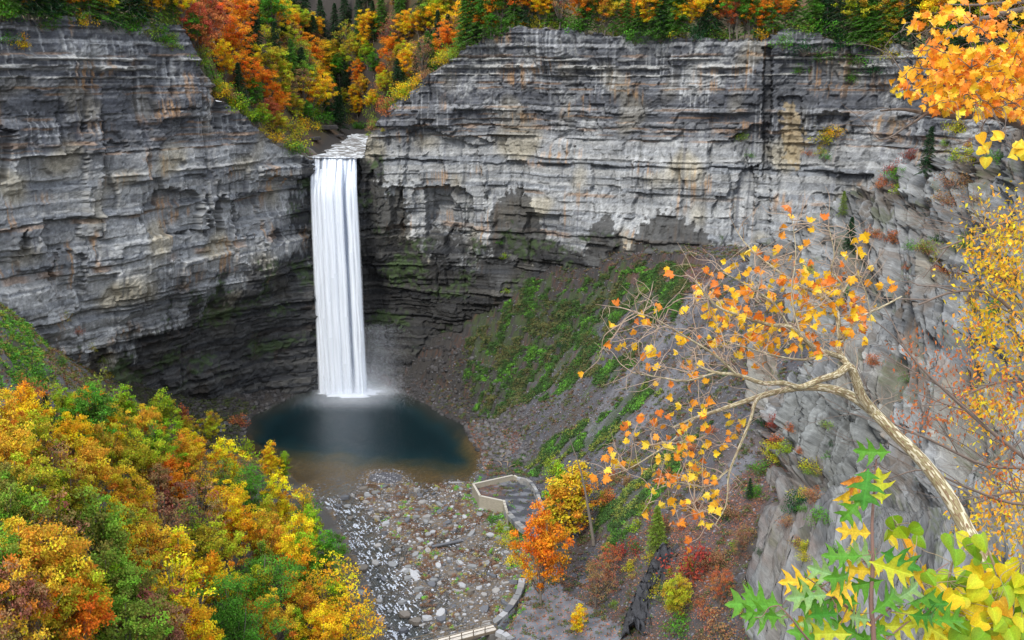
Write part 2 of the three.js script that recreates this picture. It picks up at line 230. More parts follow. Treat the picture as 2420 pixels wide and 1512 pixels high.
for (const [w, name, label, ds, dh] of [[leftWall, 'cliff', 'tall banded grey shale cliff with shallow arched alcove beside the waterfall', 0.27, 0.24], [rightWall, 'cliff', 'broad pale grey layered cliff with square alcove and dark stained foot', 0.27, 0.24]]) {
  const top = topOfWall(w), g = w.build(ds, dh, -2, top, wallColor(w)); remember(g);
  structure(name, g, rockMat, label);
  // the turned-in edge of the cliff top
  const pos = [], col = [], uv = [], idx = [], ns = Math.ceil(w.len / 0.6), back = [0, 0.9, 2.2, 4, 6.5];
  for (let i = 0; i <= ns; i++) { const s = i / ns * w.len, q = w.at(s), t = top(s), p = w.point(s, t), o = Math.abs(q.x - creekX(Math.max(q.d, 240)));
    back.forEach((b, k) => { const x = p[0] - q.nx * b, d = -p[2] - q.nd * b, y = k === 0 ? t : lerp(t + 0.2 * n2(x, d), upperH(x, d) + 0.25, k / 4); pos.push(x, y, -d); const c = mixC(C(0.15, 0.14, 0.13), C(0.11, 0.075, 0.045), clamp(0.5 + 0.8 * n2(x * 0.4, d * 0.4))); col.push(...c); uv.push(x / 5, d / 5); if (i < ns && k < 4) { const a = i * 5 + k; idx.push(a, a + 5, a + 6, a, a + 6, a + 1); } }); }
  structure('cliff_edge', geoFrom(pos, idx, { col, uv }), rockMat, w === leftWall ? 'turned in rock edge on top of the banded cliff' : 'turned in rock edge on top of the broad pale cliff');
}
// --- the wooded land above
{
  const pos = [], col = [], uv = [], idx = [], st = 2.2, nx = 175, nd = 175, id = new Int32Array((nx + 1) * (nd + 1)).fill(-1);
  for (let i = 0; i <= nx; i++) for (let j = 0; j <= nd; j++) { const x = -215 + i * st, d = 95 + j * st; if (polyDist(x, d, wallLine) < 3.4 && d < 262) continue; id[i * (nd + 1) + j] = pos.length / 3; const y = upperH(x, d), k = Math.abs(x - creekX(d)), n = fbm(x * 0.1, d * 0.1, 3); pos.push(x, y, -d); const c = k < 11 + 3 * n ? C(0.034, 0.028, 0.024) : mixC(C(0.085, 0.045, 0.02), C(0.035, 0.04, 0.016), clamp(0.5 + n)); col.push(...c); uv.push(x / 5, d / 5); }
  for (let i = 0; i < nx; i++) for (let j = 0; j < nd; j++) { const a = id[i * (nd + 1) + j], b = id[(i + 1) * (nd + 1) + j], c = id[(i + 1) * (nd + 1) + j + 1], e = id[i * (nd + 1) + j + 1]; if (a >= 0 && b >= 0 && c >= 0 && e >= 0) idx.push(a, b, c, a, c, e); }
  const g = geoFrom(pos, idx, { col, uv }); remember(g);
  structure('hillside', g, new THREE.MeshStandardMaterial({ vertexColors: true, map: rockGrain, roughness: 1 }), 'leaf strewn forest floor of the valley above the falls');
}
// ---------------------------------------------------------------- the floor of the gorge
const shoreL = [[-54, 256], [-57, 253], [-62, 246], [-66, 237], [-69.6, 229], [-67, 213], [-61.3, 203], [-53, 196], [-46, 186], [-37.8, 174], [-28, 152], [-21.7, 133.6], [-14, 110], [-5, 80], [2, 50]];
const shoreR = [[-38, 256], [-36, 252], [-29, 246.5], [-23.3, 238.7], [-16.8, 229], [-12.6, 224.5], [-10.6, 216], [-7.2, 204], [-7, 195], [-9.5, 189], [-8.7, 181], [-2.6, 174.5], [0.8, 167], [3, 158], [2.6, 150], [1.3, 144.7], [-0.7, 136.2], [-3, 128], [-6, 110], [-8, 80], [-8, 50]];
const footR = [[-36, 257], [-27, 249], [-19, 239], [-9, 226], [-3.5, 214], [0.8, 203], [3.8, 192], [8, 182], [9.5, 172], [10, 163], [12, 152], [15.5, 140], [19, 128], [23, 110], [27, 80], [30, 50]];
const waterH = d => d > 189 ? 0 : d > 150 ? lerp(-1.1, 0, (d - 150) / 39) : lerp(-2.3, -1.1, clamp((d - 110) / 40));
const leftRise = curve1([[0, 0.2], [4, 1.2], [12, 4], [20, 9], [30, 18], [42, 33], [56, 53], [90, 92]]), leftShelf = curve1([[0, 0.05], [3, 1.2], [8, 2.6], [14, 5.5], [22, 12], [40, 30]]);
const talusK = curve1([[90, 0.74], [150, 0.76], [185, 0.9], [205, 1.02], [230, 1.12], [246, 1.3]]);
function floorH(x, d, fine = true) {
  const dl = polyDist(x, d, shoreL), dr = polyDist(x, d, shoreR);       // both > 0 on the wall side? signs: walking towards the camera, left bank lies to the right hand
  const w = waterH(d); let h;
  if (dl < 0) { // left bank
    const m = -dl, k = smooth(200, 212, d); h = w + lerp(leftRise(m), leftShelf(m), k) + (fine ? (0.5 * n2(x * 0.2, d * 0.2) + 0.9 * n2(x * 0.06, d * 0.06) + 1.6 * smooth(26, 40, m) * (Math.abs(n2(x * 0.12, d * 0.12)) + 0.4 * Math.abs(n2(x * 0.4, d * 0.4)))) * smooth(0, 8, m) : 0);
    if (fine && k > 0) h += k * smooth(0, 3, m) * 0.5 * Math.round(2 * n2(x * 0.25, d * 0.25)) * 0.5;
  } else if (dr > 0) { // right bank
    const f = polyDist(x, d, footR), t = smooth(0, 2.2, dr), terrace = w + t * (1.5 - w * 0.6);
    h = terrace; if (f > 0) { const kk = talusK(d), bump = fine ? (0.12 * n2((d - 0.42 * x) * 0.3, f * 0.03) + 0.8 * n2(x * 0.05, d * 0.05) + 0.16 * n2(x * 0.35, d * 0.35) + 0.16 * n2(x * 0.95, d * 0.95)) * smooth(0, 6, f) : 0; const cap = 43 + 0.05 * (x - 20), rise = h + kk * f * (f < 4 ? f / 8 + 0.5 : 1), q = rise - cap; h = (q > 4 ? cap + 2 : q > -4 ? rise - (q + 4) * (q + 4) / 16 : rise) + bump; if (fine) { const k = smooth(212, 224, d + 3 * n2(x * 0.1, d * 0.1)) * smooth(0.3, 3, f); if (k > 0) { const st = 2.7, q = h / st + 0.5 * n2(x * 0.06, d * 0.06) + 0.12 * n2(x * 0.5, d * 0.5), b = Math.floor(q), fr = q - b; h += k * 0.85 * st * (smooth(0.6, 1, fr) - fr) + k * 0.35 * Math.round(1.5 * n2(x * 0.3, d * 0.3)); } } }
    if (fine) h += 0.1 * n2(x * 0.5, d * 0.5) * smooth(188, 200, d);
  } else {
    const e = Math.min(dl, -dr), rd = d + 4 * n2(x * 0.09, d * 0.05) + 1.5 * n2(x * 0.3, d * 0.2), river = smooth(191, 181, rd), ch = smooth(11, 5, dl) * smooth(0, 3, dl);
    const pool = Math.min(smooth(0, 9, e) * 6, smooth(195, 228, d + 0.2 * (x + 40) - 2.5 * n2(x * 0.08, 1)) * 6.5 + 0.22 + 0.03 * clamp(d - 186, 0, 16));
    const bar = 0.28 * n2(x * 0.12, d * 0.09) + 0.16 * n2(x * 0.4, d * 0.35) + (fine ? 0.08 * n2(x * 1.1, d * 1.1) : 0) + 0.16 * smooth(10, 2, -dr);
    h = w + lerp(-pool, bar + 0.05 - 0.55 * ch, river);
    const spit = Math.hypot((x + 28.5) / 5.5, (d - 191) / 4.2 + 0.15 * (x + 28.5) / 5.5); h = Math.max(h, 0.22 - 0.35 * spit * spit);
  }
  return h;
}
function hitFloor(u, v, above = 0) { const r = dir(u, v); let z = 60; for (; z < 290; z += 0.5) { const h = EYE_H + r.y * z; if (h < floorH(r.x * z, r.d * z, false) + above) break; } return atDepth(u, v, z); }
const planPoly = (list, above = 0) => list.map(([u, v]) => { const p = hitFloor(u, v, above); return [p.x, -p.z]; });
const greenZones = [
  [[[1165, 540], [1190, 520], [1240, 640], [1330, 690], [1500, 620], [1640, 620], [1600, 760], [1480, 740], [1430, 830], [1340, 930], [1230, 960], [1150, 990], [1110, 900], [1100, 760], [1150, 690]], 0.85],
  [[[1290, 1050], [1420, 980], [1520, 900], [1560, 930], [1430, 1050], [1300, 1100], [1220, 1100]], 0.7], [[[1400, 1230], [1500, 1150], [1600, 1050], [1660, 1020], [1560, 1180], [1440, 1290]], 0.75],
  [[[1210, 1070], [1290, 1060], [1300, 1110], [1240, 1120]], 0.9], [[[1130, 1215], [1200, 1200], [1240, 1250], [1200, 1330], [1150, 1260]], 0.8], [[[1380, 900], [1480, 830], [1500, 850], [1400, 930]], 0.75],
  [[[0, 820], [80, 800], [120, 870], [100, 930], [0, 960]], 0.9], [[[150, 700], [190, 760], [250, 830], [260, 900], [215, 830], [150, 750]], 0.7]].map(([p, a]) => [planPoly(p), a]);
const rustZones = [[[1095, 1000], [1130, 1000], [1165, 1090], [1150, 1130], [1135, 1080]], [[1180, 1010], [1225, 1020], [1225, 1060], [1200, 1080]], [[1590, 1240], [1780, 1100], [1900, 1090], [1800, 1200], [1700, 1420], [1560, 1440]], [[1450, 640], [1640, 600], [1700, 660], [1600, 700]], [[1380, 1480], [1480, 1470], [1490, 1512], [1360, 1512]]].map(p => planPoly(p));
function greenAt(x, d) { let g = 0; const wx = x + 2.2 * n2(x * 0.2, d * 0.2), wd = d + 2.2 * n2(x * 0.2 + 9, d * 0.2); for (const [p, a] of greenZones) if (inPoly(wx, wd, p)) g = Math.max(g, a); return g; }
{
  const x0 = -150, x1 = 120, d0 = 56, d1 = 278, sp = 0.5, nx = Math.round((x1 - x0) / sp), nd = Math.round((d1 - d0) / sp), pos = new Float32Array((nx + 1) * (nd + 1) * 3), col = new Float32Array(pos.length), uv = new Float32Array((nx + 1) * (nd + 1) * 2), idx = [];
  for (let i = 0; i <= nx; i++) for (let j = 0; j <= nd; j++) {
    const x = x0 + i * sp, d = d0 + j * sp, k = i * (nd + 1) + j, y = floorH(x, d), dl = polyDist(x, d, shoreL), dr = polyDist(x, d, shoreR); pos[k * 3] = x; pos[k * 3 + 1] = y; pos[k * 3 + 2] = -d; uv[k * 2] = x / 4; uv[k * 2 + 1] = d / 4;
    const g1 = 0.5 + 0.5 * n2(x * 0.8, d * 0.8), g2 = 0.5 + 0.5 * n2(x * 0.15, d * 0.15), f = polyDist(x, d, footR); let c;
    if (dl > 0 && dr < 0) { const spit = Math.hypot((x + 28.5) / 5.5, (d - 191) / 4.2 + 0.15 * (x + 28.5) / 5.5); c = spit < 0.72 ? C(0.085, 0.085, 0.10) : mixC(mixC(mixC(C(0.24, 0.14, 0.04), C(0.13, 0.085, 0.035), g1), C(0.045, 0.05, 0.042), smooth(208, 222, d + 3 * n2(x * 0.2, d * 0.2))), C(0.02, 0.075, 0.09), smooth(-0.6, -4.2, y + 0.8 * n2(x * 0.12, d * 0.12))); if (spit > 0.72) c = mixC(c, C(0.15, 0.15, 0.158), (0.3 + 0.5 * smooth(0.35, 0.7, g1)) * smooth(193, 183, d + 5 * n2(x * 0.09, d * 0.05) + 2 * n2(x * 0.4, d * 0.3))); }
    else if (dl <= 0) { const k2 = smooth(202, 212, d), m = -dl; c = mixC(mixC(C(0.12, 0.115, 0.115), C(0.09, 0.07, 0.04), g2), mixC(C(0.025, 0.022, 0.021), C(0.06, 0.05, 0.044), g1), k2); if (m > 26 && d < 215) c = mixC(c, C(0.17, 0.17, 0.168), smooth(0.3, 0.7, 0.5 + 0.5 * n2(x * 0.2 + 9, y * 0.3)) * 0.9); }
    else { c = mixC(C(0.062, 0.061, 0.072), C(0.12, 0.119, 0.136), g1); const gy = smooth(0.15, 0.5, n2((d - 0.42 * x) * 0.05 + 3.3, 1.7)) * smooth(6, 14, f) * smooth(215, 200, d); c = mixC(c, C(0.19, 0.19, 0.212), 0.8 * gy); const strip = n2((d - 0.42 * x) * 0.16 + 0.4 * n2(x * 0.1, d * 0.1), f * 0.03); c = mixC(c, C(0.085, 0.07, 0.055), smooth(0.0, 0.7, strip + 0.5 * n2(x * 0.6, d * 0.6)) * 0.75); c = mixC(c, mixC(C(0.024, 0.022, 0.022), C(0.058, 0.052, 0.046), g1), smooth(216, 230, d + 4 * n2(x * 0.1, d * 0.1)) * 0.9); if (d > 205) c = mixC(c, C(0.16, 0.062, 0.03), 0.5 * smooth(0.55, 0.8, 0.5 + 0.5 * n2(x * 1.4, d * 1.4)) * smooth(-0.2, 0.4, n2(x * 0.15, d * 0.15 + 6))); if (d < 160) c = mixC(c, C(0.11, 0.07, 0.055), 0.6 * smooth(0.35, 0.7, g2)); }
    const gr = greenAt(x, d) * smooth(0.25, 0.6, 0.5 + 0.5 * n2(x * 0.35 + 4, d * 0.35)); c = mixC(c, C(0.05, 0.085, 0.018), 0.75 * gr);
    for (const p of rustZones) if (inPoly(x + n2(x, d), d + n2(d, x), p)) c = mixC(c, C(0.17, 0.06, 0.03), 0.6 * g1);
    col[k * 3] = c[0]; col[k * 3 + 1] = c[1]; col[k * 3 + 2] = c[2];
    if (i < nx && j < nd) { const a = k, b = k + nd + 1; idx.push(a, b, b + 1, a, b + 1, a + 1); }
  }
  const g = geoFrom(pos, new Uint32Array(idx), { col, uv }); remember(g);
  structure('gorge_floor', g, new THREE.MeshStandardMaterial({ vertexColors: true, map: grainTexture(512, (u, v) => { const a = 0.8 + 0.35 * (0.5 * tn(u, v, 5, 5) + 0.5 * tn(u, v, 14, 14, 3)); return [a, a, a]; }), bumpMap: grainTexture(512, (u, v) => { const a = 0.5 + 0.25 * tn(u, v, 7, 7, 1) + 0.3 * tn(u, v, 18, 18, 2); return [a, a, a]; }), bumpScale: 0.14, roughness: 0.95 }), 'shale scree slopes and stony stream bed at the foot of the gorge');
}
// ---------------------------------------------------------------- the fluted rock spur that comes forward from the broad cliff
const spurNet = [ // rows from crest to foot; [u, v, depth]
  [[1690, 640, 236], [1770, 590, 216], [1850, 555, 200], [1990, 470, 182], [2140, 415, 168], [2290, 365, 152], [2440, 280, 139], [2620, 190, 128]],
  [[1705, 670, 234], [1780, 655, 210], [1850, 650, 194], [1985, 610, 174], [2130, 590, 159], [2290, 560, 144], [2450, 520, 131], [2640, 470, 120]],
  [[1725, 720, 229], [1790, 760, 201], [1850, 790, 184], [1975, 790, 165], [2110, 780, 150], [2280, 780, 135], [2460, 780, 122], [2660, 780, 111]],
  [[1735, 760, 226], [1790, 850, 192], [1835, 900, 173], [1950, 950, 152], [2090, 960, 141], [2260, 1000, 125], [2450, 1040, 111], [2680, 1080, 98]],
  [[1740, 790, 230], [1790, 930, 186], [1830, 1000, 166], [1905, 1130, 146], [2060, 1150, 133.5], [2230, 1200, 115], [2440, 1300, 97], [2700, 1400, 84]],
  [[1745, 820, 236], [1785, 1000, 186], [1815, 1120, 160], [1870, 1290, 134], [2030, 1310, 117], [2200, 1370, 101], [2420, 1440, 86], [2700, 1540, 73]],
  [[1750, 850, 243], [1780, 1060, 190], [1800, 1240, 158], [1820, 1600, 116], [1960, 1620, 101], [2140, 1640, 88], [2400, 1680, 75], [2720, 1720, 63]]].map(r => r.map(p => atDepth(...p)));
const cr = (a, b, c, d, t) => 0.5 * (2 * b + (c - a) * t + (2 * a - 5 * b + 4 * c - d) * t * t + (3 * b - a - 3 * c + d) * t * t * t);
function spurPoint(U, V) { // U along (0..1), V from crest (0) to foot (1)
  const R = spurNet.length - 1, Q = spurNet[0].length - 1, a = clamp(V) * R, b = clamp(U) * Q, i = Math.min(R - 1, Math.floor(a)), j = Math.min(Q - 1, Math.floor(b)), f = a - i, g = b - j, out = [];
  for (const k of ['x', 'y', 'z']) { const row = ii => { const r = spurNet[clamp(ii, 0, R)]; return cr(r[Math.max(0, j - 1)][k], r[j][k], r[j + 1][k], r[Math.min(Q, j + 2)][k], g); }; out.push(cr(row(i - 1), row(i), row(i + 1), row(i + 2), f)); }
  return out;
}
const columnsZone = [[1860, 950], [1950, 930], [2080, 960], [2080, 1160], [1990, 1170], [1900, 1140]];
const spurBase = []; {
  const NU = 440, NV = 470, pos = new Float32Array((NU + 1) * (NV + 1) * 3), col = new Float32Array(pos.length), uv = new Float32Array((NU + 1) * (NV + 1) * 2), idx = [];
  const base = new Float32Array(pos.length);
  for (let i = 0; i <= NU; i++) for (let j = 0; j <= NV; j++) { const p = spurPoint(i / NU, j / NV); base.set(p, (i * (NV + 1) + j) * 3); }
  for (let i = 0; i <= NU; i++) for (let j = 0; j <= NV; j++) if (i < NU && j < NV) { const a = i * (NV + 1) + j, b = a + NV + 1; idx.push(a, b + 1, b, a, a + 1, b + 1); }
  const sm = geoFrom(base.slice(), new Uint32Array(idx)), nr = sm.attributes.normal.array;
  for (let i = 0; i <= NU; i++) for (let j = 0; j <= NV; j++) {
    const k = (i * (NV + 1) + j) * 3, x = base[k], y = base[k + 1], d = -base[k + 2], s = i / NU * 190, t = j / NV, steep = 1 - Math.abs(nr[k + 1]);
    const [pu, pv] = project(v3.set(x, y, -d)), colz = inPoly(pu + 8 * n2(s * 0.4, 1), pv, columnsZone) ? 1 : 0, apron = smooth(0.60, 0.76, t);
    // rills run down the fall line, beds stand out level, joints cut upright
    const rs = s + 26 * t * apron, rill = Math.abs(n2(rs * 0.12 + 0.7 * n2(s * 0.04, t * 3), t * 1.6)), fine = Math.abs(n2(rs * 0.4 + 0.3 * n2(s * 0.2, t * 7), t * 3.0));
    const L = layerAt(y + 0.5 * n2(s * 0.05, 2)), bedded = (1 - 0.72 * apron) * (0.55 + 0.75 * n2(s * 0.08, y * 0.05));
    const gi = Math.floor(y / 3.1 + 0.3 * n2(s * 0.1, 8)), bi = Math.floor(s / 3.2 + hash(gi, 3) * 4), blk = n2(bi * 0.31, gi * 0.43) + 0.5 * (hash(bi, gi) - 0.5);
    const but = Math.pow(Math.abs(n2(rs * 0.042 + 0.25 * n2(s * 0.05, t * 4), t * 0.9 + 3)), 0.6), but2 = Math.pow(Math.abs(n2(rs * 0.13 + 0.3 * n2(s * 0.1, t * 6), t * 2.2)), 0.7);
    let o = 5.2 * but + 2.3 * but2 + (0.7 + 0.3 * apron) * fine + 0 + 0.08 * n2(s * 1.3, y * 0.9) - 2.6 + 0.8 * Math.floor(1.6 * n2(s * 0.08 + 0.3 * n2(y * 0.2, 2), y * 0.03 + 40)) * (1 - apron);
    for (const [a, tt, pr] of LEDGES) { const q = (y - a) / tt; if (q > 0 && q < 1) o += pr * 0.7 * (1 - apron); }
    if (colz) { const cs = s / 4.6 + 0.3 * n2(y * 0.12, 3) + 0.25 * n2(s * 0.2, 6), w = Math.floor(cs), f = cs - w; o += 2.4 * (Math.pow(Math.sin(Math.PI * f), 0.45) - 0.55) + 1.2 * (hash(w, 77) - 0.5); }
    const e = smooth(0, 0.03, i / NU) * 1;
    const hx = nr[k], hz = nr[k + 2], hl = Math.hypot(hx, hz) || 1, ob = (1 - 0.8 * apron) * (0.5 * rockOffset(s * 1.15 + 200, y, 9.1) + 0.9 * L.off * bedded);
    pos[k] = x + nr[k] * o * e + hx / hl * ob * e; pos[k + 1] = y + nr[k + 1] * o * e; pos[k + 2] = -d + nr[k + 2] * o * e + hz / hl * ob * e;
    uv[k / 3 * 2] = s / 5; uv[k / 3 * 2 + 1] = y / 5;
    let c = rockColor(s * 0.9 + 40, y, 9.1); const g = (0.105 + 0.11 * L.tone) + 0.045 * n2(s * 0.1, y * 0.1) + 0.05 * n2(s * 0.9, y * 1.5); c = mixC([c[0] * 0.8, c[1] * 0.8, c[2] * 0.8], C(g * 0.98, g, g * 0.99), 0.45 + 0.3 * apron); const gl = 0.62 + 0.5 * hash(L.i, Math.floor(s / 9)) * (1 - apron) + 0.3 * apron; c = [c[0] * gl, c[1] * gl, c[2] * gl];
    c = mixC(c, C(0.10, 0.075, 0.055), 0.75 * smooth(0.25, 0.75, n2(s * 0.06 + 5, t * 6) + 0.35 * n2(s * 0.5, t * 40)) * (1 - 0.5 * apron));
    c = mixC(c, C(0.06, 0.075, 0.02), 0.5 * smooth(0.45, 0.85, n2(s * 0.09 + 50, t * 8) + 0.4 * n2(s * 0.7, t * 50)));
    c = mixC(c, C(0.09, 0.08, 0.08), 0.7 * smooth(0.35, 0.7, n2(s * 0.05 + 71, t * 9 + 4) + 0.3 * n2(s * 0.6, t * 30)) * apron * smooth(0.7, 0.35, i / NU));
    if (colz) c = C(g * 0.9, g * 0.94, g * 0.92);
    if (pv < 1360 && pu < 1960 && t > 0.62) c = mixC(c, C(0.14, 0.10, 0.085), 0.55 * (0.5 + 0.5 * n2(s * 0.4, t * 30)));
    col[k] = c[0]; col[k + 1] = c[1]; col[k + 2] = c[2];
  }
  const g = geoFrom(pos, new Uint32Array(idx), { col, uv }); remember(g);
  structure('rock_spur', g, rockMat, 'fluted grey rock spur with upright columns and bare shale apron');
}
// the ground of the overlook, just under the edge of the view
{
  const pos = [], idx = [], uv = [], n = 40, m = 30;
  for (let i = 0; i <= n; i++) for (let j = 0; j <= m; j++) { const x = -8 + i * 0.9, d = -6 + j * 0.75, y = 84.4 - 0.02 * d * d - Math.max(0, d - 3) * 0.72 + 0.2 * n2(x * 0.5, d * 0.5) + smooth(2, 8, d) * Math.min(0, (x - 4)) * 0.9; pos.push(x, y, -d); uv.push(x / 3, d / 3); if (i < n && j < m) { const a = i * (m + 1) + j, b = a + m + 1; idx.push(a, b, b + 1, a, b + 1, a + 1); } }
  structure('overlook_ground', geoFrom(pos, idx, { uv }), new THREE.MeshStandardMaterial({ color: new THREE.Color(0.10, 0.075, 0.05), map: rockGrain, roughness: 1 }), 'leafy edge of the overlook where saplings grow');
}
// ---------------------------------------------------------------- water
const ripple = grainTexture(512, (u, v) => { const a = 0.5 + 0.22 * tn(u, v, 2.2, 3.2) + 0.2 * tn(u, v, 5, 7, 4) + 0.16 * tn(u, v, 11, 13, 8); return [a, a, a]; });
const waterMat = new THREE.MeshPhysicalMaterial({ color: 0xffffff, roughness: 0.06, transmission: 1, thickness: 4, ior: 1.33, attenuationColor: new THREE.Color(0.30, 0.55, 0.60), attenuationDistance: 8.0, bumpMap: ripple, bumpScale: 0.07 });
{
  const pos = [], uv = [], idx = [], sp = 0.6, x0 = -86, d0 = 64, nx = 160, nd = 330;
  for (let i = 0; i <= nx; i++) for (let j = 0; j <= nd; j++) { const x = x0 + i * sp, d = d0 + j * sp, rough = smooth(192, 180, d), r = Math.hypot(x + 46, d - 249); pos.push(x, waterH(d) + rough * (0.05 * n2(x * 0.8, d * 0.5) + 0.03 * n2(x * 2, d * 1.3)) + 0.02 * n2(x * 0.5, d * 0.9) + 0.06 * smooth(16, 5, r) * n2(x * 0.9, d * 0.9), -d); uv.push(x / 8, d / 5); }
  for (let i = 0; i < nx; i++) for (let j = 0; j < nd; j++) { const x = x0 + (i + 0.5) * sp, d = d0 + (j + 0.5) * sp; if (polyDist(x, d, shoreL) < -3 || polyDist(x, d, shoreR) > 3) continue; const a = i * (nd + 1) + j, b = a + nd + 1; idx.push(a, b, b + 1, a, b + 1, a + 1); }
  structure('plunge_pool_water', geoFrom(pos, idx, { uv }), waterMat, 'dark green water of the plunge pool and the stream leaving it');
}
// creek above the lip: a thin sheet sliding over ledges
const foamTex = grainTexture(256, (u, v) => { const a = 0.86 + 0.14 * tn(u, v, 6, 2); return [a, a, a]; });
const foamMat = new THREE.MeshStandardMaterial({ vertexColors: true, roughness: 0.5, map: foamTex, side: THREE.DoubleSide });
{
  const pos = [], col = [], uv = [], idx = [], n = 60, m = 90;
  for (let i = 0; i <= n; i++) for (let j = 0; j <= m; j++) {
    const t = i / n, d = 251.2 + j * 0.45, xc = creekX(d), x = xc + lerp(-7.2 - smooth(256, 252, d) * 2.6 + 1.3 * n2(d * 0.35, 4) + 0.5 * n2(d * 1.4, 8), 5.4, t), step = 0.35 * Math.floor((d - 249) / 3.2 + 0.8 * n2(x * 0.15, 3)), y = 66.0 + 0.05 * (d - 252) + 0.4 * step + 0.16 * n2(x * 0.5, d * 0.5);
    pos.push(x, y, -d); const f = n2(x * 0.14, d * 0.8) + 0.5 * n2(x * 0.5, d * 1.6) + 0.25 * n2(x * 1.6, d * 2), c = mixC(C(0.10, 0.09, 0.08), C(0.62, 0.65, 0.68), smooth(-0.1, 0.8, f + 0.1 * smooth(256, 252, d))); col.push(...c); uv.push(x / 2, d / 2);
    if (i < n && j < m) { const a = i * (m + 1) + j, b = a + m + 1; idx.push(a, b, b + 1, a, b + 1, a + 1); }
  }
  structure('creek_water', geoFrom(pos, idx, { col, uv }), foamMat, 'white stream sliding over ledges to the lip of the falls');
}
{ // the falls: a folded curtain and many strands, each a body of falling water with its own thickness
  const falls = new THREE.Group(); falls.name = 'waterfall'; scene.add(falls); tag(falls, 'tall white waterfall plunging from the cliff notch into the pool', 'waterfall', null, 'structure');
  const R = rng(77), LX = -54.4, RX = -41.2, lipD = 252.2;
  const strandTex = (() => { const w = 64, h = 512, a = new Uint8Array(w * h * 4); for (let j = 0; j < h; j++) for (let i = 0; i < w; i++) { const u = (i + 0.5) / w * 2 - 1, v = j / h, e = Math.pow(clamp(1 - u * u), 1.6), s = 0.58 + 0.14 * n2(i * 0.04, v * 2), k = (j * w + i) * 4, q = clamp(e * s) * 255; a[k] = a[k + 1] = a[k + 2] = q; a[k + 3] = 255; } const t = new THREE.DataTexture(a, w, h); t.magFilter = THREE.LinearFilter; t.wrapT = THREE.RepeatWrapping; t.needsUpdate = true; return t; })();
  const whiteMat = new THREE.MeshStandardMaterial({ color: new THREE.Color(0.80, 0.85, 0.93), roughness: 0.55, alphaMap: strandTex, transparent: true, side: THREE.DoubleSide });
  const sheetMat = new THREE.MeshPhysicalMaterial({ color: new THREE.Color(0.58, 0.65, 0.77), roughness: 0.6, side: THREE.DoubleSide, vertexColors: true });
  const out = q => 2.2 * (1 - Math.exp(-q * 0.35)) * Math.min(1, 0.35 + q * 0.08);       // how far the water shoots out, by metres fallen
  // curtain
  const pos = [], col = [], idx = [], n = 150, m = 130;
  for (let i = 0; i <= n; i++) for (let j = 0; j <= m; j++) {
    const t = i / n, q = Math.pow(j / m, 1.25) * 66.4, wide = 1 + 0.08 * (q / 66), x = lerp(LX + 1.1, RX - 0.9, t), xx = -47.2 + (x + 47.2) * wide + 0.12 * n2(t * 9, q * 0.02) - 0.2, fold = n2(t * 7, q * 0.01) * 0.55, back = smooth(0.28, 0, Math.min(t, 1 - t) * 2) * 0.8 + smooth(0.25, 0.0, t) * 0.7;
    pos.push(xx, 66.15 - q, -(lipD - out(q) - fold * smooth(0, 6, q) * 1.2 + back)); const g = 0.46 + 0.5 * clamp(0.5 + 0.8 * n2(t * 9, q * 0.006)) + 0.05 * n2(t * 16, q * 0.008); col.push(g, g, g);
    if (i < n && j < m) { const a = i * (m + 1) + j, b = a + m + 1; idx.push(a, a + 1, b + 1, a, b + 1, b); }
  }
  mesh('curtain', geoFrom(pos, idx, { col }), sheetMat, falls);
  // strands
  const strand = (x, w, q0, q1, fwd) => {
    const P = [], U = [], I = [], M = 40, ph = R() * 50;
    for (let j = 0; j <= M; j++) { const q = lerp(q0, q1, j / M), ww = w * (0.55 + 0.45 * smooth(0, 12, q - q0)) * (1 + 0.5 * q / 66), cx = -47.2 + (x + 47.2) * (1 + 0.08 * q / 66) + 0.14 * n2(ph, q * 0.05) - 0.2, d = lipD - out(q) - fwd * smooth(0, 8, q - q0 + 1);
      for (let k = 0; k < 5; k++) { const a = k / 4 * 2 - 1; P.push(cx + a * ww / 2, 66.2 - q, -(d - 0.2 * ww * (1 - a * a))); U.push(k / 4, q / 40 + ph); } if (j < M) for (let k = 0; k < 4; k++) { const a = j * 5 + k; I.push(a, a + 5, a + 6, a, a + 6, a + 1); } }
    mesh('strand', geoFrom(P, I, { uv: U }), whiteMat, falls);
  };
  for (let i = 0; i < 26; i++) { const t = i < 6 ? (i % 2 ? 1 - 0.04 * i : 0.03 * i) : R(), x = lerp(LX + 0.8, RX - 0.8, t), late = R() < 0.4; strand(x, 1.2 + 1.8 * R(), late ? 2.6 + 2 * R() : 0.0, 66.2, 1.0 + 0.09 * i); }
  for (const [x, w] of [[-51.6, 1.5], [-50.2, 1.3], [-48.2, 1.6], [-45.9, 1.4], [-43.6, 1.5], [-42.6, 0.9], [-46.9, 0.8]]) strand(x, w, x < -47 ? 3.2 : 0.2, 66.2, 3.4);
  for (let i = 0; i < 9; i++) { const x = lerp(LX + 1.2, RX - 1.4, i / 8) + 0.4 * (R() - 0.5); strand(x, 0.5 + 0.5 * R(), 0, 5 + 5 * R(), 0.05); }
}
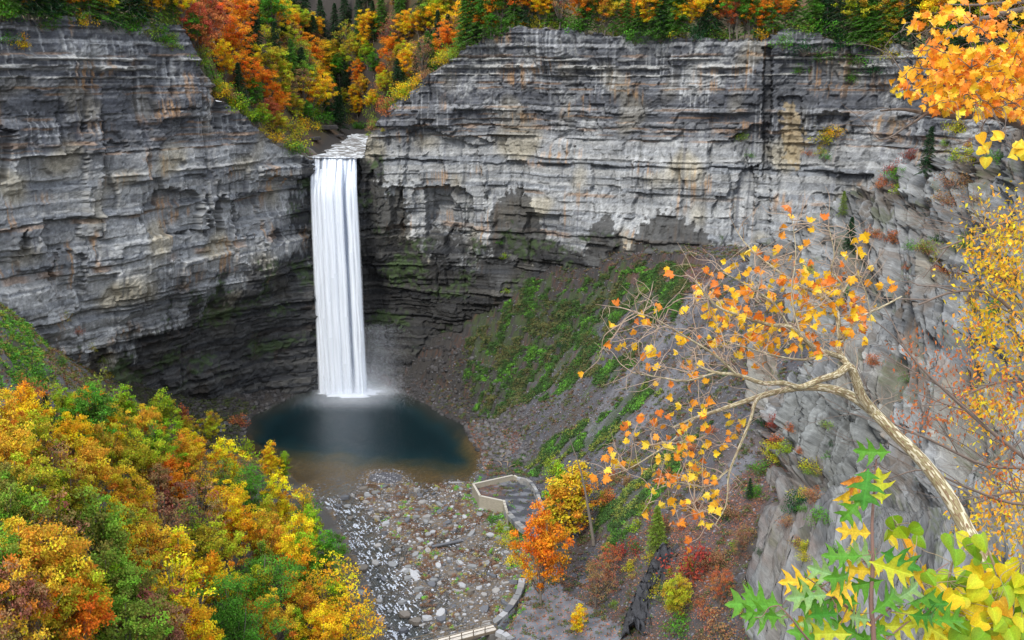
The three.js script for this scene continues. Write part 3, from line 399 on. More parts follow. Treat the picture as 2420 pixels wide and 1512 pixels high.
{ // spray drifting round the foot: fine drops
  const N = 210000, R = rng(5), g = new THREE.TetrahedronGeometry(0.024), im = new THREE.InstancedMesh(g, new THREE.MeshStandardMaterial({ color: 0xe8eef8, roughness: 1 }), N), m4 = new THREE.Matrix4(), gs = () => (R() + R() + R() + R() - 2) * 1.0;
  for (let i = 0; i < N; i++) { const up = Math.pow(R(), 2.4), side = R(); let x, y, d; if (side < 0.58) { x = -46.5 + gs() * 6.5; y = 0.1 + 10 * up * Math.exp(-Math.abs(gs())); d = 248 + gs() * 2.6; } else if (side < 0.82) { x = -38 + gs() * 6; y = 0.2 + 20 * up; d = 248 + gs() * 3.5; } else { x = -45 + gs() * 11; y = 0.1 + 2.4 * up; d = 241 + gs() * 6; } const s = 0.6 + 0.9 * R(); m4.makeScale(s, s, s); m4.setPosition(x, y, -d); im.setMatrixAt(i, m4); }
  im.name = 'mist_spray'; scene.add(im); tag(im, 'fine white spray drifting at the foot of the waterfall', 'spray', null, 'stuff');
}
{ // churned foam where the water lands: a thin uneven raft of froth
  const pos = [], col = [], idx = [], n = 70, m = 26; 
  for (let i = 0; i <= n; i++) for (let j = 0; j <= m; j++) { const a = i / n * Math.PI * 2, r = j / m, rr = r * (1 + 0.22 * n2(Math.cos(a) * 1.5, Math.sin(a) * 1.5) + 0.1 * n2(Math.cos(a) * 6, Math.sin(a) * 6)), x = -46.4 + Math.cos(a) * 8.6 * rr, d = 248.2 + Math.sin(a) * 4.0 * rr; pos.push(x, 0.35 * (1 - r) + 0.04 + 0.28 * Math.max(0, n2(x * 0.9, d * 0.9)) * (1 - r) - 0.12 * smooth(0.8, 1, r), -d); col.push(0.82, 0.86, 0.92); if (i < n && j < m) { const q = i * (m + 1) + j, b = q + m + 1; idx.push(q, b + 1, b, q, q + 1, b + 1); } }
  structure('foam', geoFrom(pos, idx, { col }), foamMat, 'white froth where the waterfall meets the pool');
}
// ---------------------------------------------------------------- trees: a few grown forms, each with trunk, limbs and a crown of single leaves
const UP = new THREE.Vector3(0, 1, 0), Q = new THREE.Quaternion();
function tubeInto(B, pts, r0, r1, sides = 5) { // tapered limb through points
  const c = pts.length > 2 ? new THREE.CatmullRomCurve3(pts) : null, n = c ? Math.max(4, pts.length * 3) : 1, base = B.p.length / 3; let pa = null;
  for (let i = 0; i <= n; i++) { const t = i / n, p = c ? c.getPoint(t) : pts[0].clone().lerp(pts[1], t), tg = c ? c.getTangent(t) : pts[1].clone().sub(pts[0]).normalize(); const a = pa ? pa.clone().addScaledVector(tg, -pa.dot(tg)).normalize() : (Math.abs(tg.y) > 0.9 ? new THREE.Vector3(1, 0, 0) : new THREE.Vector3(0, 1, 0)).cross(tg).normalize(); pa = a; const b = tg.clone().cross(a), r = lerp(r0, r1, t); for (let k = 0; k < sides; k++) { const q = k / sides * 6.2832; B.p.push(p.x + r * (a.x * Math.cos(q) + b.x * Math.sin(q)), p.y + r * (a.y * Math.cos(q) + b.y * Math.sin(q)), p.z + r * (a.z * Math.cos(q) + b.z * Math.sin(q))); B.u.push(k / sides, t * n * 0.16 + 0); } }
  for (let i = 0; i < n; i++) for (let k = 0; k < sides; k++) { const a = base + i * sides + k, b = base + i * sides + (k + 1) % sides; B.i.push(a, b, b + sides, a, b + sides, a + sides); }
}
const newB = () => ({ p: [], i: [], u: [], c: [] });
function leafInto(B, x, y, z, len, wid, R, tilt, c) { // a folded rhombus, one leaf or leaf spray
  const az = R() * 6.2832, ti = (R() - 0.5) * tilt, rl = (R() - 0.5) * tilt, ca = Math.cos(az), sa = Math.sin(az), b = B.p.length / 3;
  const fx = ca * Math.cos(ti), fy = Math.sin(ti), fz = sa * Math.cos(ti), sx = -sa * Math.cos(rl), sy = Math.sin(rl), sz = ca * Math.cos(rl), h = len / 2, w = wid / 2;
  B.p.push(x - fx * h, y - fy * h, z - fz * h, x + sx * w, y + sy * w, z + sz * w, x + fx * h, y + fy * h - 0.15 * len, z + fz * h, x - sx * w, y - sy * w, z - sz * w);
  for (let k = 0; k < 4; k++) B.c.push(c[0], c[1], c[2]); B.i.push(b, b + 1, b + 2, b, b + 2, b + 3);
}
const V = (x, y, z) => new THREE.Vector3(x, y, z);
function jitterC(R, t, hue) { const g = t * (0.72 + 0.56 * R()), q = (R() - 0.5) * hue; return [g * (1 - q * 0.35), g * (1 + q), g * (1 + 0.3 * (R() - 0.5))]; }
function growBroad(seed, o = {}) { // height 1 unit = 10 m: built at 10 m
  const R = rng(seed), H = 10, T = newB(), L = newB(), rx = (o.rx ?? 2.7), ry = (o.ry ?? 3.7), cy = o.cy ?? 6.2, lean = (R() - 0.5) * 0.9, clumps = o.clumps ?? 105, per = o.per ?? 84, flat = o.flat ?? 0.55, leaf = o.leaf ?? 0.26;
  const axis = t => V(lean * t * t + 0.25 * Math.sin(t * 5 + seed), H * 0.92 * t, 0.25 * Math.cos(t * 4 + seed));
  const forks = o.forks ?? 1; for (let f = 0; f < forks; f++) { const ox = f ? (R() - 0.5) * 1.6 : 0, oz = f ? (R() - 0.5) * 1.6 : 0; tubeInto(T, [0, 0.2, 0.4, 0.6, 0.8, 1].map(t => axis(t).add(V(ox * t, 0, oz * t))), 0.17 / Math.sqrt(forks), 0.025, 6); }
  const cl = [];
  for (let i = 0; i < clumps; i++) { const a = R() * 6.2832, e = Math.asin(2 * R() - 1), r = Math.pow(R(), 0.42), wob = 1 + 0.6 * n3(Math.cos(a) * 1.2 + seed, Math.sin(e) * 1.5, Math.sin(a) * 1.2), taper = o.cone ? lerp(1.35, 0.25, (Math.sin(e) * r + 1) / 2) : 1; cl.push(V(Math.cos(a) * Math.cos(e) * r * rx * wob * taper + lean * 0.4, cy + Math.sin(e) * r * ry * (0.9 + 0.1 * wob), Math.sin(a) * Math.cos(e) * r * rx * wob * taper)); }
  cl.forEach((p, i) => {
    const t0 = clamp((p.y / H - 0.18 - 0.25 * R()) * 0.95, 0.12, 0.9), s = axis(t0); if (i % 2 === 0 || o.twiggy) tubeInto(T, [s, s.clone().lerp(p, 0.5).add(V(0, -0.25, 0)), p], 0.055 * (1.15 - t0), 0.012, 3);
    const tone = 0.74 + 0.52 * R(), hue = (R() - 0.5) * (o.hue ?? 0.8), cr_ = (o.cr ?? 0.62) * (0.6 + 0.75 * R());
    for (let k = 0; k < per; k++) { const g = () => (R() + R() + R() - 1.5) * 0.95, x = p.x + g() * cr_, y = p.y + g() * cr_ * flat, z = p.z + g() * cr_, c = jitterC(R, tone, 0.4); c[1] *= 1 + hue; leafInto(L, x, y, z, leaf * (0.7 + 0.6 * R()), leaf * 0.62 * (0.7 + 0.6 * R()), R, 1.9, c); }
  });
  return { trunk: geoFrom(T.p, T.i, { uv: T.u }), crown: geoFrom(L.p, L.i, { col: L.c }) };
}
function growConifer(seed, o = {}) {
  const R = rng(seed), H = 10, T = newB(), L = newB(), lean = (R() - 0.5) * 0.5; tubeInto(T, [0, 0.3, 0.6, 1].map(t => V(lean * t * t, H * t, 0)), 0.16, 0.015, 6);
  const nb = o.n ?? 150, wide = o.wide ?? 2.3;
  for (let i = 0; i < nb; i++) { const t = 0.1 + 0.89 * Math.pow(i / nb, 0.85), a = i * 2.4 + R() * 0.7, len = wide * Math.pow(1 - t, 0.72) * (0.65 + 0.5 * R()) + 0.15, dr = (o.droop ?? 0.32) * (0.6 + 0.8 * R()), s = V(lean * t * t, H * t, 0), e = s.clone().add(V(Math.cos(a) * len, 0.12 * len - dr * len, Math.sin(a) * len)), m = s.clone().lerp(e, 0.5).add(V(0, 0.1 * len, 0)); tubeInto(T, [s, m, e], 0.03, 0.008, 3); const tone = 0.7 + 0.6 * R();
    const k = Math.round(22 + 46 * len / wide); for (let j = 0; j < k; j++) { const q = 0.15 + 0.85 * Math.pow(R(), 0.8), w = (0.08 + 0.2 * len * (1 - Math.abs(q - 0.5))) * (R() + R() - 1) * 1.3, p = s.clone().lerp(m, Math.min(1, q * 2)).lerp(m.clone().lerp(e, Math.max(0, q * 2 - 1)), q > 0.5 ? 1 : 0); leafInto(L, p.x - Math.sin(a) * w, p.y - 0.12 * Math.abs(w) - 0.1 * R(), p.z + Math.cos(a) * w, 0.36 * (0.6 + 0.7 * R()), 0.11, R, 1.2, jitterC(R, tone, 0.3)); } }
  return { trunk: geoFrom(T.p, T.i, { uv: T.u }), crown: geoFrom(L.p, L.i, { col: L.c }) };
}
function growShrub(seed, o = {}) { // about 2 m tall
  const R = rng(seed), T = newB(), L = newB(), n = o.n ?? 26, per = o.per ?? 60;
  for (let i = 0; i < n; i++) { const a = R() * 6.2832, r = Math.pow(R(), 0.6) * (1.1 + 0.7 * n2(Math.cos(a) + seed, Math.sin(a))), p = V(Math.cos(a) * r, (0.25 + 1.5 * R() * R()) * (1.25 - 0.4 * r), Math.sin(a) * r); tubeInto(T, [V(0, -0.3, 0), p.clone().multiplyScalar(0.5).add(V(0, 0.15, 0)), p], 0.03, 0.008, 3); const tone = 0.72 + 0.55 * R(), hue = (R() - 0.5) * 0.6; for (let k = 0; k < per; k++) { const g = () => (R() + R() + R() - 1.5) * 0.55, c = jitterC(R, tone, 0.4); c[1] *= 1 + hue; leafInto(L, p.x + g(), p.y + g() * 0.7, p.z + g(), (o.leaf ?? 0.17) * (0.7 + 0.7 * R()), 0.1, R, 2.2, c); } }
  return { trunk: geoFrom(T.p, T.i, { uv: T.u }), crown: geoFrom(L.p, L.i, { col: L.c }) };
}
const barkTex = grainTexture(128, (u, v) => { const a = 0.8 + 0.35 * tn(u, v, 6, 1.5); return [a, a, a]; });
const barkMat = new THREE.MeshStandardMaterial({ color: new THREE.Color(0.17, 0.145, 0.12), map: barkTex, roughness: 0.95 });
const leafMats = {}; const PAL = { gold: [0.70, 0.45, 0.016], yellow: [0.72, 0.55, 0.02], orange: [0.66, 0.24, 0.016], rust: [0.42, 0.13, 0.045], red: [0.30, 0.055, 0.035], olive: [0.42, 0.38, 0.025], lime: [0.27, 0.38, 0.02], green: [0.085, 0.24, 0.022], sage: [0.20, 0.30, 0.035], pine: [0.018, 0.075, 0.022], brown: [0.30, 0.16, 0.075], amber: [0.60, 0.37, 0.028] };
function leafMat(c) { return leafMats[c] ??= new THREE.MeshPhysicalMaterial({ color: new THREE.Color(...PAL[c]), vertexColors: true, roughness: 0.85, transmission: 0.4, thickness: 0, ior: 1.3, specularIntensity: 0.25, side: THREE.DoubleSide }); }
const FORMS = {
  round: [growBroad(1), growBroad(2, { rx: 3.0, ry: 3.5 }), growBroad(3, { rx: 2.5, ry: 4.0, cy: 5.9 }), growBroad(4, { rx: 3.2, ry: 3.2, cy: 6.5, clumps: 105 })],
  layered: [growBroad(11, { flat: 0.25, cr: 0.9, clumps: 80, hue: 0.2, leaf: 0.22 }), growBroad(12, { flat: 0.22, rx: 3.4, ry: 3.3, cr: 1.0, clumps: 70, hue: 0.2, leaf: 0.22 })],
  slim: [growBroad(21, { rx: 1.7, ry: 4.3, cy: 5.6, clumps: 80 }), growBroad(22, { rx: 1.9, ry: 4.2, cy: 5.6, clumps: 75, cone: true })],
  sparse: [growBroad(31, { clumps: 80, per: 26, twiggy: true, forks: 2, ry: 4.1, cy: 6 }), growBroad(32, { clumps: 90, per: 20, twiggy: true, forks: 3, rx: 2.4, ry: 4.3, cy: 5.8 })],
  conifer: [growConifer(41), growConifer(42, { wide: 2.7, droop: 0.45 }), growConifer(43, { wide: 2.0, n: 130 })],
  shrub: [growShrub(51, { n: 20, per: 46 }), growShrub(52, { n: 14, per: 44 }), growShrub(53, { n: 24, per: 30, leaf: 0.14 }), growShrub(54, { n: 12, per: 34 })]
};
const COLORWORD = { gold: 'golden yellow', yellow: 'bright yellow', orange: 'orange', rust: 'rust red', red: 'crimson', olive: 'olive yellow', lime: 'lime green', green: 'mid green', sage: 'dull sage green', pine: 'dark green', brown: 'withered brown', amber: 'amber' };
const FORMWORD = { round: 'round crowned tree', layered: 'tree with flat layered boughs', slim: 'slender upright tree', sparse: 'thin half bare tree', conifer: 'drooping conifer', shrub: 'low shrub' };
const treeR = rng(404);
function plant(form, color, p, height, where, group, o = {}) {
  const list = FORMS[form], k = o.k ?? Math.floor(treeR() * list.length), f = list[k], isS = form === 'shrub', name = isS ? 'shrub' : form === 'conifer' ? 'conifer_tree' : 'broadleaf_tree', s = height / (isS ? 2 : 10), wide = o.wide ?? 1;
  const t = thing(name, o.label ?? `${COLORWORD[color]} ${FORMWORD[form]} ${where}`, isS ? 'shrub' : 'tree', V(p.x, p.y - 0.15 * s, p.z), o.group ?? `${COLORWORD[color]} ${isS ? 'shrubs' : FORMWORD[form].includes('conifer') ? 'conifers' : 'trees'} ${group}`);
  mesh(isS ? 'stems' : 'trunk', f.trunk, barkMat, t); mesh('crown', f.crown, leafMat(color), t);
  t.rotation.y = treeR() * 6.2832; const w = s * wide * (0.92 + 0.16 * treeR()); t.scale.set(w, s, w); return t;
}
// --- the wood on the bank across the stream: [u, v of the crown's middle, height, form, colour]
const bankTrees = [
  [60, 1010, 11, 'round', 'gold'], [10, 1045, 12, 'round', 'amber'], [150, 975, 9, 'round', 'lime'], [205, 990, 10, 'round', 'gold'], [300, 972, 11, 'slim', 'lime'], [345, 1020, 11, 'round', 'amber'], [265, 1030, 11, 'round', 'olive'], [500, 1015, 10, 'round', 'olive'], [445, 1015, 8, 'round', 'olive'], [640, 1085, 11, 'slim', 'gold'], [668, 1100, 8, 'slim', 'lime'], [535, 1110, 12, 'round', 'yellow'], [430, 1090, 11, 'round', 'amber'], [250, 1090, 12, 'round', 'olive'], [170, 1065, 11, 'round', 'gold'], [95, 1095, 12, 'round', 'olive'], [20, 1130, 12, 'round', 'amber'], [140, 1165, 12, 'sparse', 'brown'], [330, 1105, 13, 'round', 'olive'], [395, 1150, 12, 'round', 'orange'], [210, 1160, 12, 'round', 'amber'], [480, 1150, 11, 'sparse', 'amber'], [590, 1175, 13, 'layered', 'green'], [660, 1200, 13, 'round', 'yellow'], [735, 1250, 11, 'round', 'lime'], [700, 1290, 13, 'round', 'yellow'], [540, 1210, 12, 'round', 'gold'], [470, 1225, 14, 'sparse', 'brown'], [300, 1195, 12, 'round', 'amber'], [60, 1205, 13, 'round', 'olive'], [620, 1290, 13, 'round', 'amber'], [690, 1350, 12, 'round', 'gold'], [775, 1325, 12, 'round', 'green'], [240, 1285, 15, 'round', 'sage'], [120, 1290, 14, 'sparse', 'brown'], [35, 1280, 12, 'round', 'sage'], [390, 1260, 14, 'sparse', 'brown'], [330, 1290, 12, 'round', 'olive'], [425, 1340, 14, 'slim', 'yellow'], [510, 1310, 13, 'round', 'olive'], [500, 1390, 12, 'round', 'gold'], [560, 1270, 12, 'round', 'gold'], [625, 1390, 14, 'layered', 'green'], [540, 1450, 14, 'layered', 'green'], [575, 1500, 12, 'layered', 'green'], [700, 1430, 12, 'round', 'amber'], [770, 1420, 13, 'sparse', 'gold'], [800, 1380, 13, 'sparse', 'yellow'], [835, 1450, 14, 'sparse', 'gold'], [705, 1490, 10, 'slim', 'lime'], [255, 1400, 14, 'round', 'sage'], [150, 1400, 14, 'round', 'amber'], [60, 1380, 13, 'round', 'amber'], [330, 1430, 13, 'round', 'sage'], [405, 1440, 15, 'sparse', 'yellow'], [60, 1480, 13, 'round', 'amber'], [180, 1490, 13, 'round', 'orange'], [300, 1510, 13, 'round', 'sage'], [450, 1510, 12, 'round', 'gold'], [640, 1490, 12, 'round', 'amber'], [760, 1510, 12, 'round', 'gold'], [860, 1510, 12, 'sparse', 'gold'], [15, 1210, 12, 'round', 'sage'], [180, 1235, 12, 'round', 'olive'], [580, 1050, 6, 'shrub', 'lime'], [430, 970, 5, 'shrub', 'rust'], [395, 955, 6, 'shrub', 'green'], [110, 970, 5, 'conifer', 'pine'], [70, 935, 4, 'shrub', 'rust'], [560, 985, 4, 'shrub', 'rust'], [720, 1190, 5, 'shrub', 'green'], [20, 1415, 12, 'round', 'sage'], [345, 1350, 12, 'round', 'amber'], [450, 1060, 11, 'round', 'gold'], [380, 1080, 11, 'round', 'lime'], [235, 940, 6, 'shrub', 'sage']];
for (const [u, v, h, f, c] of bankTrees) { const p = hitFloor(u, v, f === 'shrub' ? 0.5 * h : 0.58 * h); p.y = floorH(p.x, -p.z); plant(f, c, p, h * 1.06, 'in the wood across the stream', 'on the wooded bank', { wide: f === 'round' ? 0.84 : 0.95 }); }
{ const R = rng(909), cs = ['gold', 'olive', 'lime', 'yellow', 'amber', 'sage', 'brown', 'gold', 'green']; for (let i = 0; i < 46; i++) { const u = 850 * R(), v = 990 + 520 * R(); if (v < 960 + (u > 560 ? (u - 560) * 1.15 : 0) + 30) continue; const k = Math.floor(R() * 9), f = R() < 0.45 ? 'slim' : R() < 0.5 ? 'sparse' : 'round', h = 9 + 5 * R(), p = hitFloor(u, v, 0.55 * h); p.y = floorH(p.x, -p.z); if (polyDist(p.x, -p.z, shoreL) > -1.5) continue; plant(f, cs[k], p, h, 'in the wood across the stream', 'on the wooded bank', { wide: 0.85 }); } }
// --- the valley above the falls and both rims
function hitUpper(u, v, above) { const r = dir(u, v); for (let z = 150; z < 520; z += 0.6) { const x = r.x * z, d = r.d * z; if (polyDist(x, d, wallLine) < 0.6) continue; if (EYE_H + r.y * z < upperH(x, d) + above) return V(x, upperH(x, d), -d); } return null; }
const valleyTrees = [
  [470, 75, 16, 'round', 'rust'], [500, 30, 15, 'round', 'rust'], [545, 95, 16, 'round', 'orange'], [562, 25, 16, 'round', 'orange'], [482, 110, 9, 'round', 'gold'], [530, 140, 11, 'round', 'gold'], [602, 135, 10, 'slim', 'yellow'], [578, 175, 13, 'round', 'orange'], [455, 95, 9, 'round', 'green'], [702, 45, 13, 'round', 'lime'], [690, 80, 11, 'round', 'gold'], [640, 150, 14, 'round', 'olive'], [672, 195, 13, 'round', 'olive'], [622, 200, 12, 'round', 'orange'], [655, 240, 11, 'round', 'orange'], [640, 265, 9, 'round', 'rust'], [600, 222, 9, 'round', 'green'], [622, 272, 8, 'round', 'lime'], [662, 292, 8, 'round', 'olive'], [696, 322, 6, 'shrub', 'olive'], [705, 340, 5, 'shrub', 'green'], [762, 130, 14, 'layered', 'gold'], [752, 180, 11, 'layered', 'gold'], [738, 225, 10, 'round', 'olive'], [722, 262, 8, 'round', 'green'], [600, 60, 16, 'conifer', 'pine'], [583, 120, 15, 'conifer', 'pine'], [565, 195, 12, 'conifer', 'pine'], [720, 20, 18, 'conifer', 'pine'], [758, 45, 18, 'conifer', 'pine'], [790, 60, 19, 'conifer', 'pine'], [775, 205, 11, 'round', 'green'], [802, 160, 13, 'round', 'green'], [680, 120, 12, 'sparse', 'brown'], [650, 100, 13, 'conifer', 'pine'],
  [872, 60, 14, 'round', 'gold'], [846, 172, 11, 'round', 'orange'], [882, 152, 9, 'round', 'green'], [936, 147, 10, 'round', 'yellow'], [858, 205, 9, 'round', 'amber'], [882, 230, 8, 'round', 'yellow'], [842, 250, 8, 'round', 'gold'], [912, 85, 11, 'sparse', 'red'], [958, 62, 13, 'round', 'gold'], [988, 55, 12, 'round', 'gold'], [1005, 30, 13, 'round', 'sage'], [1058, 70, 12, 'conifer', 'lime'], [1088, 40, 13, 'conifer', 'pine'], [1040, 95, 10, 'round', 'green'], [930, 110, 10, 'round', 'green'], [1020, 102, 9, 'conifer', 'pine'], [1112, 25, 12, 'round', 'orange'], [1150, 35, 11, 'round', 'orange'], [980, 122, 8, 'round', 'olive'], [905, 195, 7, 'round', 'gold'], [868, 130, 10, 'round', 'lime'], [850, 290, 4, 'shrub', 'green'], [880, 262, 5, 'shrub', 'lime'], [835, 225, 9, 'round', 'gold'], [840, 120, 14, 'round', 'olive'], [815, 30, 18, 'conifer', 'pine'], [850, 20, 17, 'conifer', 'pine'], [900, 20, 16, 'conifer', 'green'], [945, 15, 16, 'conifer', 'green'], [690, 10, 17, 'conifer', 'pine'], [640, 30, 16, 'round', 'green'], [820, 90, 16, 'sparse', 'olive'], [790, 130, 15, 'round', 'olive'], [1040, 20, 14, 'round', 'lime'], [740, 80, 17, 'conifer', 'pine'], [705, 150, 14, 'sparse', 'brown'], [720, 190, 11, 'sparse', 'olive'], [800, 215, 9, 'conifer', 'pine'], [815, 180, 11, 'conifer', 'pine'], [745, 262, 6, 'shrub', 'green'], [780, 250, 6, 'shrub', 'green'], [690, 285, 7, 'shrub', 'olive'], [580, 262, 5, 'shrub', 'lime'], [545, 205, 5, 'shrub', 'sage'], [950, 190, 4, 'shrub', 'rust'], [1000, 150, 4, 'shrub', 'rust'], [900, 240, 3.5, 'shrub', 'rust'], [1075, 85, 5, 'shrub', 'green'], [620, 300, 4, 'shrub', 'olive'], [600, 270, 4, 'shrub', 'green'], [650, 325, 4, 'shrub', 'gold'], [680, 345, 3.5, 'shrub', 'sage'], [560, 235, 4, 'shrub', 'green'], [520, 190, 4.5, 'shrub', 'lime'], [490, 160, 5, 'shrub', 'green'], [470, 130, 5, 'shrub', 'sage'], [740, 290, 4, 'shrub', 'olive'], [760, 270, 5, 'shrub', 'green'], [800, 265, 5, 'shrub', 'pine'], [820, 250, 5, 'shrub', 'sage'], [830, 280, 4, 'shrub', 'olive'], [870, 245, 5, 'round', 'gold'], [895, 225, 4, 'shrub', 'lime'], [920, 215, 3.5, 'shrub', 'rust'], [935, 205, 3, 'shrub', 'green'], [965, 175, 4, 'shrub', 'sage'], [985, 160, 3.5, 'shrub', 'rust'], [1015, 130, 4, 'shrub', 'green'], [1040, 115, 4, 'shrub', 'rust'], [1060, 105, 4, 'shrub', 'olive'], [1090, 80, 4.5, 'shrub', 'gold'], [1120, 70, 4, 'shrub', 'sage'], [900, 170, 7, 'round', 'orange'], [950, 160, 6, 'round', 'olive'], [920, 180, 6, 'conifer', 'pine'], [1000, 110, 7, 'round', 'amber'], [700, 250, 8, 'round', 'olive'], [690, 215, 9, 'sparse', 'brown'], [780, 175, 10, 'conifer', 'pine'], [810, 230, 7, 'round', 'olive'], [600, 195, 8, 'conifer', 'pine'], [860, 100, 11, 'conifer', 'pine']];
for (const [u, v, h, f, c] of valleyTrees) { const p = hitUpper(u, v, f === 'shrub' ? 0.5 * h : 0.58 * h); if (p) plant(f, c, p, h, 'in the side valley above the falls', 'in the side valley'); }
{ const R = rng(321), cs = ['olive', 'green', 'rust', 'gold', 'sage', 'lime', 'brown']; for (let i = 0; i < 60; i++) { const u = 520 + 560 * R(), v = 70 + 260 * R(), h = 2.5 + 3 * R(), p = hitUpper(u, v, 0.4 * h); if (p && Math.abs(p.x - creekX(-p.z)) > 6.5 && -p.z < 330) plant('shrub', cs[Math.floor(R() * 7)], p, h, 'in the side valley above the falls', 'in the side valley'); } }
const rimTrees = [
  [15, 25, 13, 'conifer', 'green'], [60, 15, 11, 'round', 'yellow'], [70, 38, 6, 'round', 'gold'], [120, 5, 14, 'conifer', 'pine'], [150, 22, 10, 'conifer', 'green'], [195, 18, 8, 'round', 'gold'], [235, 12, 13, 'conifer', 'pine'], [270, 25, 11, 'conifer', 'green'], [310, 20, 13, 'conifer', 'pine'], [345, 40, 9, 'conifer', 'sage'], [385, 50, 9, 'conifer', 'sage'], [425, 12, 9, 'round', 'yellow'], [410, 40, 8, 'conifer', 'green'], [30, 75, 5, 'shrub', 'green'], [330, 62, 5, 'shrub', 'green'], [390, 75, 5, 'shrub', 'sage'], [15, 90, 5, 'shrub', 'sage'],
  [1185, 30, 12, 'round', 'orange'], [1215, 20, 12, 'conifer', 'green'], [1250, 15, 11, 'round', 'orange'], [1272, 28, 9, 'round', 'gold'], [1325, 0, 14, 'sparse', 'brown'], [1380, 10, 11, 'round', 'orange'], [1300, 55, 4, 'shrub', 'lime'], [1410, 50, 10, 'round', 'green'], [1450, 35, 12, 'conifer', 'green'], [1480, 65, 9, 'conifer', 'green'], [1505, 20, 9, 'round', 'orange'], [1530, 30, 9, 'round', 'gold'], [1560, 45, 11, 'conifer', 'pine'], [1605, 25, 12, 'conifer', 'green'], [1650, 30, 11, 'round', 'gold'], [1680, 20, 13, 'conifer', 'pine'], [1725, 60, 8, 'round', 'rust'], [1745, 20, 11, 'round', 'green'], [1790, 70, 8, 'round', 'orange'], [1775, 40, 10, 'round', 'green'], [1830, 20, 12, 'conifer', 'green'], [1875, 40, 11, 'conifer', 'green'], [1920, 45, 12, 'conifer', 'green'], [1955, 20, 13, 'conifer', 'pine'], [1985, 60, 11, 'conifer', 'pine'], [2030, 45, 11, 'round', 'olive'], [2060, 85, 11, 'conifer', 'green'], [2100, 40, 13, 'conifer', 'olive'], [2150, 90, 12, 'conifer', 'pine'], [2200, 60, 13, 'round', 'gold'], [2250, 110, 12, 'conifer', 'green'], [2320, 60, 13, 'round', 'olive'], [2380, 120, 12, 'conifer', 'pine'], [1470, 95, 5, 'shrub', 'green'], [1560, 88, 5, 'shrub', 'green'], [1600, 80, 5, 'shrub', 'olive'], [1700, 85, 4, 'shrub', 'sage'], [1810, 110, 5, 'shrub', 'gold'], [1930, 110, 6, 'shrub', 'green'], [2000, 120, 6, 'shrub', 'green'], [2080, 130, 6, 'shrub', 'green'], [1230, 55, 4, 'shrub', 'gold'], [1140, 75, 4, 'shrub', 'gold'], [1660, 60, 9, 'conifer', 'pine'], [1510, 60, 8, 'conifer', 'green']];
for (const [u, v, h0, f, c] of rimTrees) { const h = f === 'shrub' ? h0 : h0 * 1.3, p = hitUpper(u, v, f === 'shrub' ? 0.4 * h : 0.5 * h); if (p) plant(f, c, p, h, u < 500 ? 'on the rim of the banded cliff' : 'on the rim of the broad pale cliff', u < 500 ? 'on the banded rim' : 'on the pale rim'); }
{ // the unbroken fringe of wood along both rims
  const R = rng(606); for (const [w, s0, s1, ds] of [[leftWall, 70, 152, 1.9], [rightWall, 38, 190, 2.3]]) for (let s = s0; s < s1; s += ds) { const q = w.at(s), b = 0.2 + 8 * R() * R(), x = q.x - q.nx * b, d = q.d - q.nd * b, y = upperH(x, d), o = x - creekX(Math.max(d, 240)); if (o > -27 && o < 30) continue; const [u] = project(v3.set(x, y, -d)); if (u < -120 || u > 2500) continue; const f = R(), L = w === leftWall;
    plant(f < 0.48 ? 'conifer' : f < 0.78 ? 'shrub' : 'round', f < 0.3 ? 'green' : f < 0.48 ? 'pine' : f < 0.6 ? 'green' : f < 0.68 ? 'sage' : f < 0.78 ? 'olive' : f < 0.86 ? 'gold' : f < 0.92 ? 'orange' : f < 0.96 ? 'amber' : 'green', V(x, y, -d), f < 0.48 ? 12 + 7 * R() : f < 0.78 ? 3.5 + 3 * R() : 9 + 5 * R(), L ? 'on the rim of the banded cliff' : 'on the rim of the broad pale cliff', L ? 'on the banded rim' : 'on the pale rim', { wide: f < 0.48 ? 1.35 : 1.1 }); }
}
// --- wood that closes the view behind: standing trees on the far hillside
{ const R = rng(808); let n = 0; for (let i = 0; i < 1400 && n < 195; i++) { const d = 275 + R() * 165, x = -175 + R() * 300, k = Math.abs(x - creekX(d)); if (k < 6) continue; const y = upperH(x, d), [u, v] = project(v3.set(x, y + 8, -d)); if (v < -60 || u < 380 || u > 1320 || v > 250) continue; n++; const q = R(); plant(q < 0.5 ? 'conifer' : q < 0.85 ? 'round' : 'sparse', q < 0.4 ? 'pine' : q < 0.5 ? 'green' : q < 0.62 ? 'olive' : q < 0.74 ? 'gold' : q < 0.8 ? 'sage' : q < 0.85 ? 'orange' : 'brown', V(x, y, -d), 11 + 6 * R(), 'on the hillside far behind the falls', 'on the far hillside'); } }
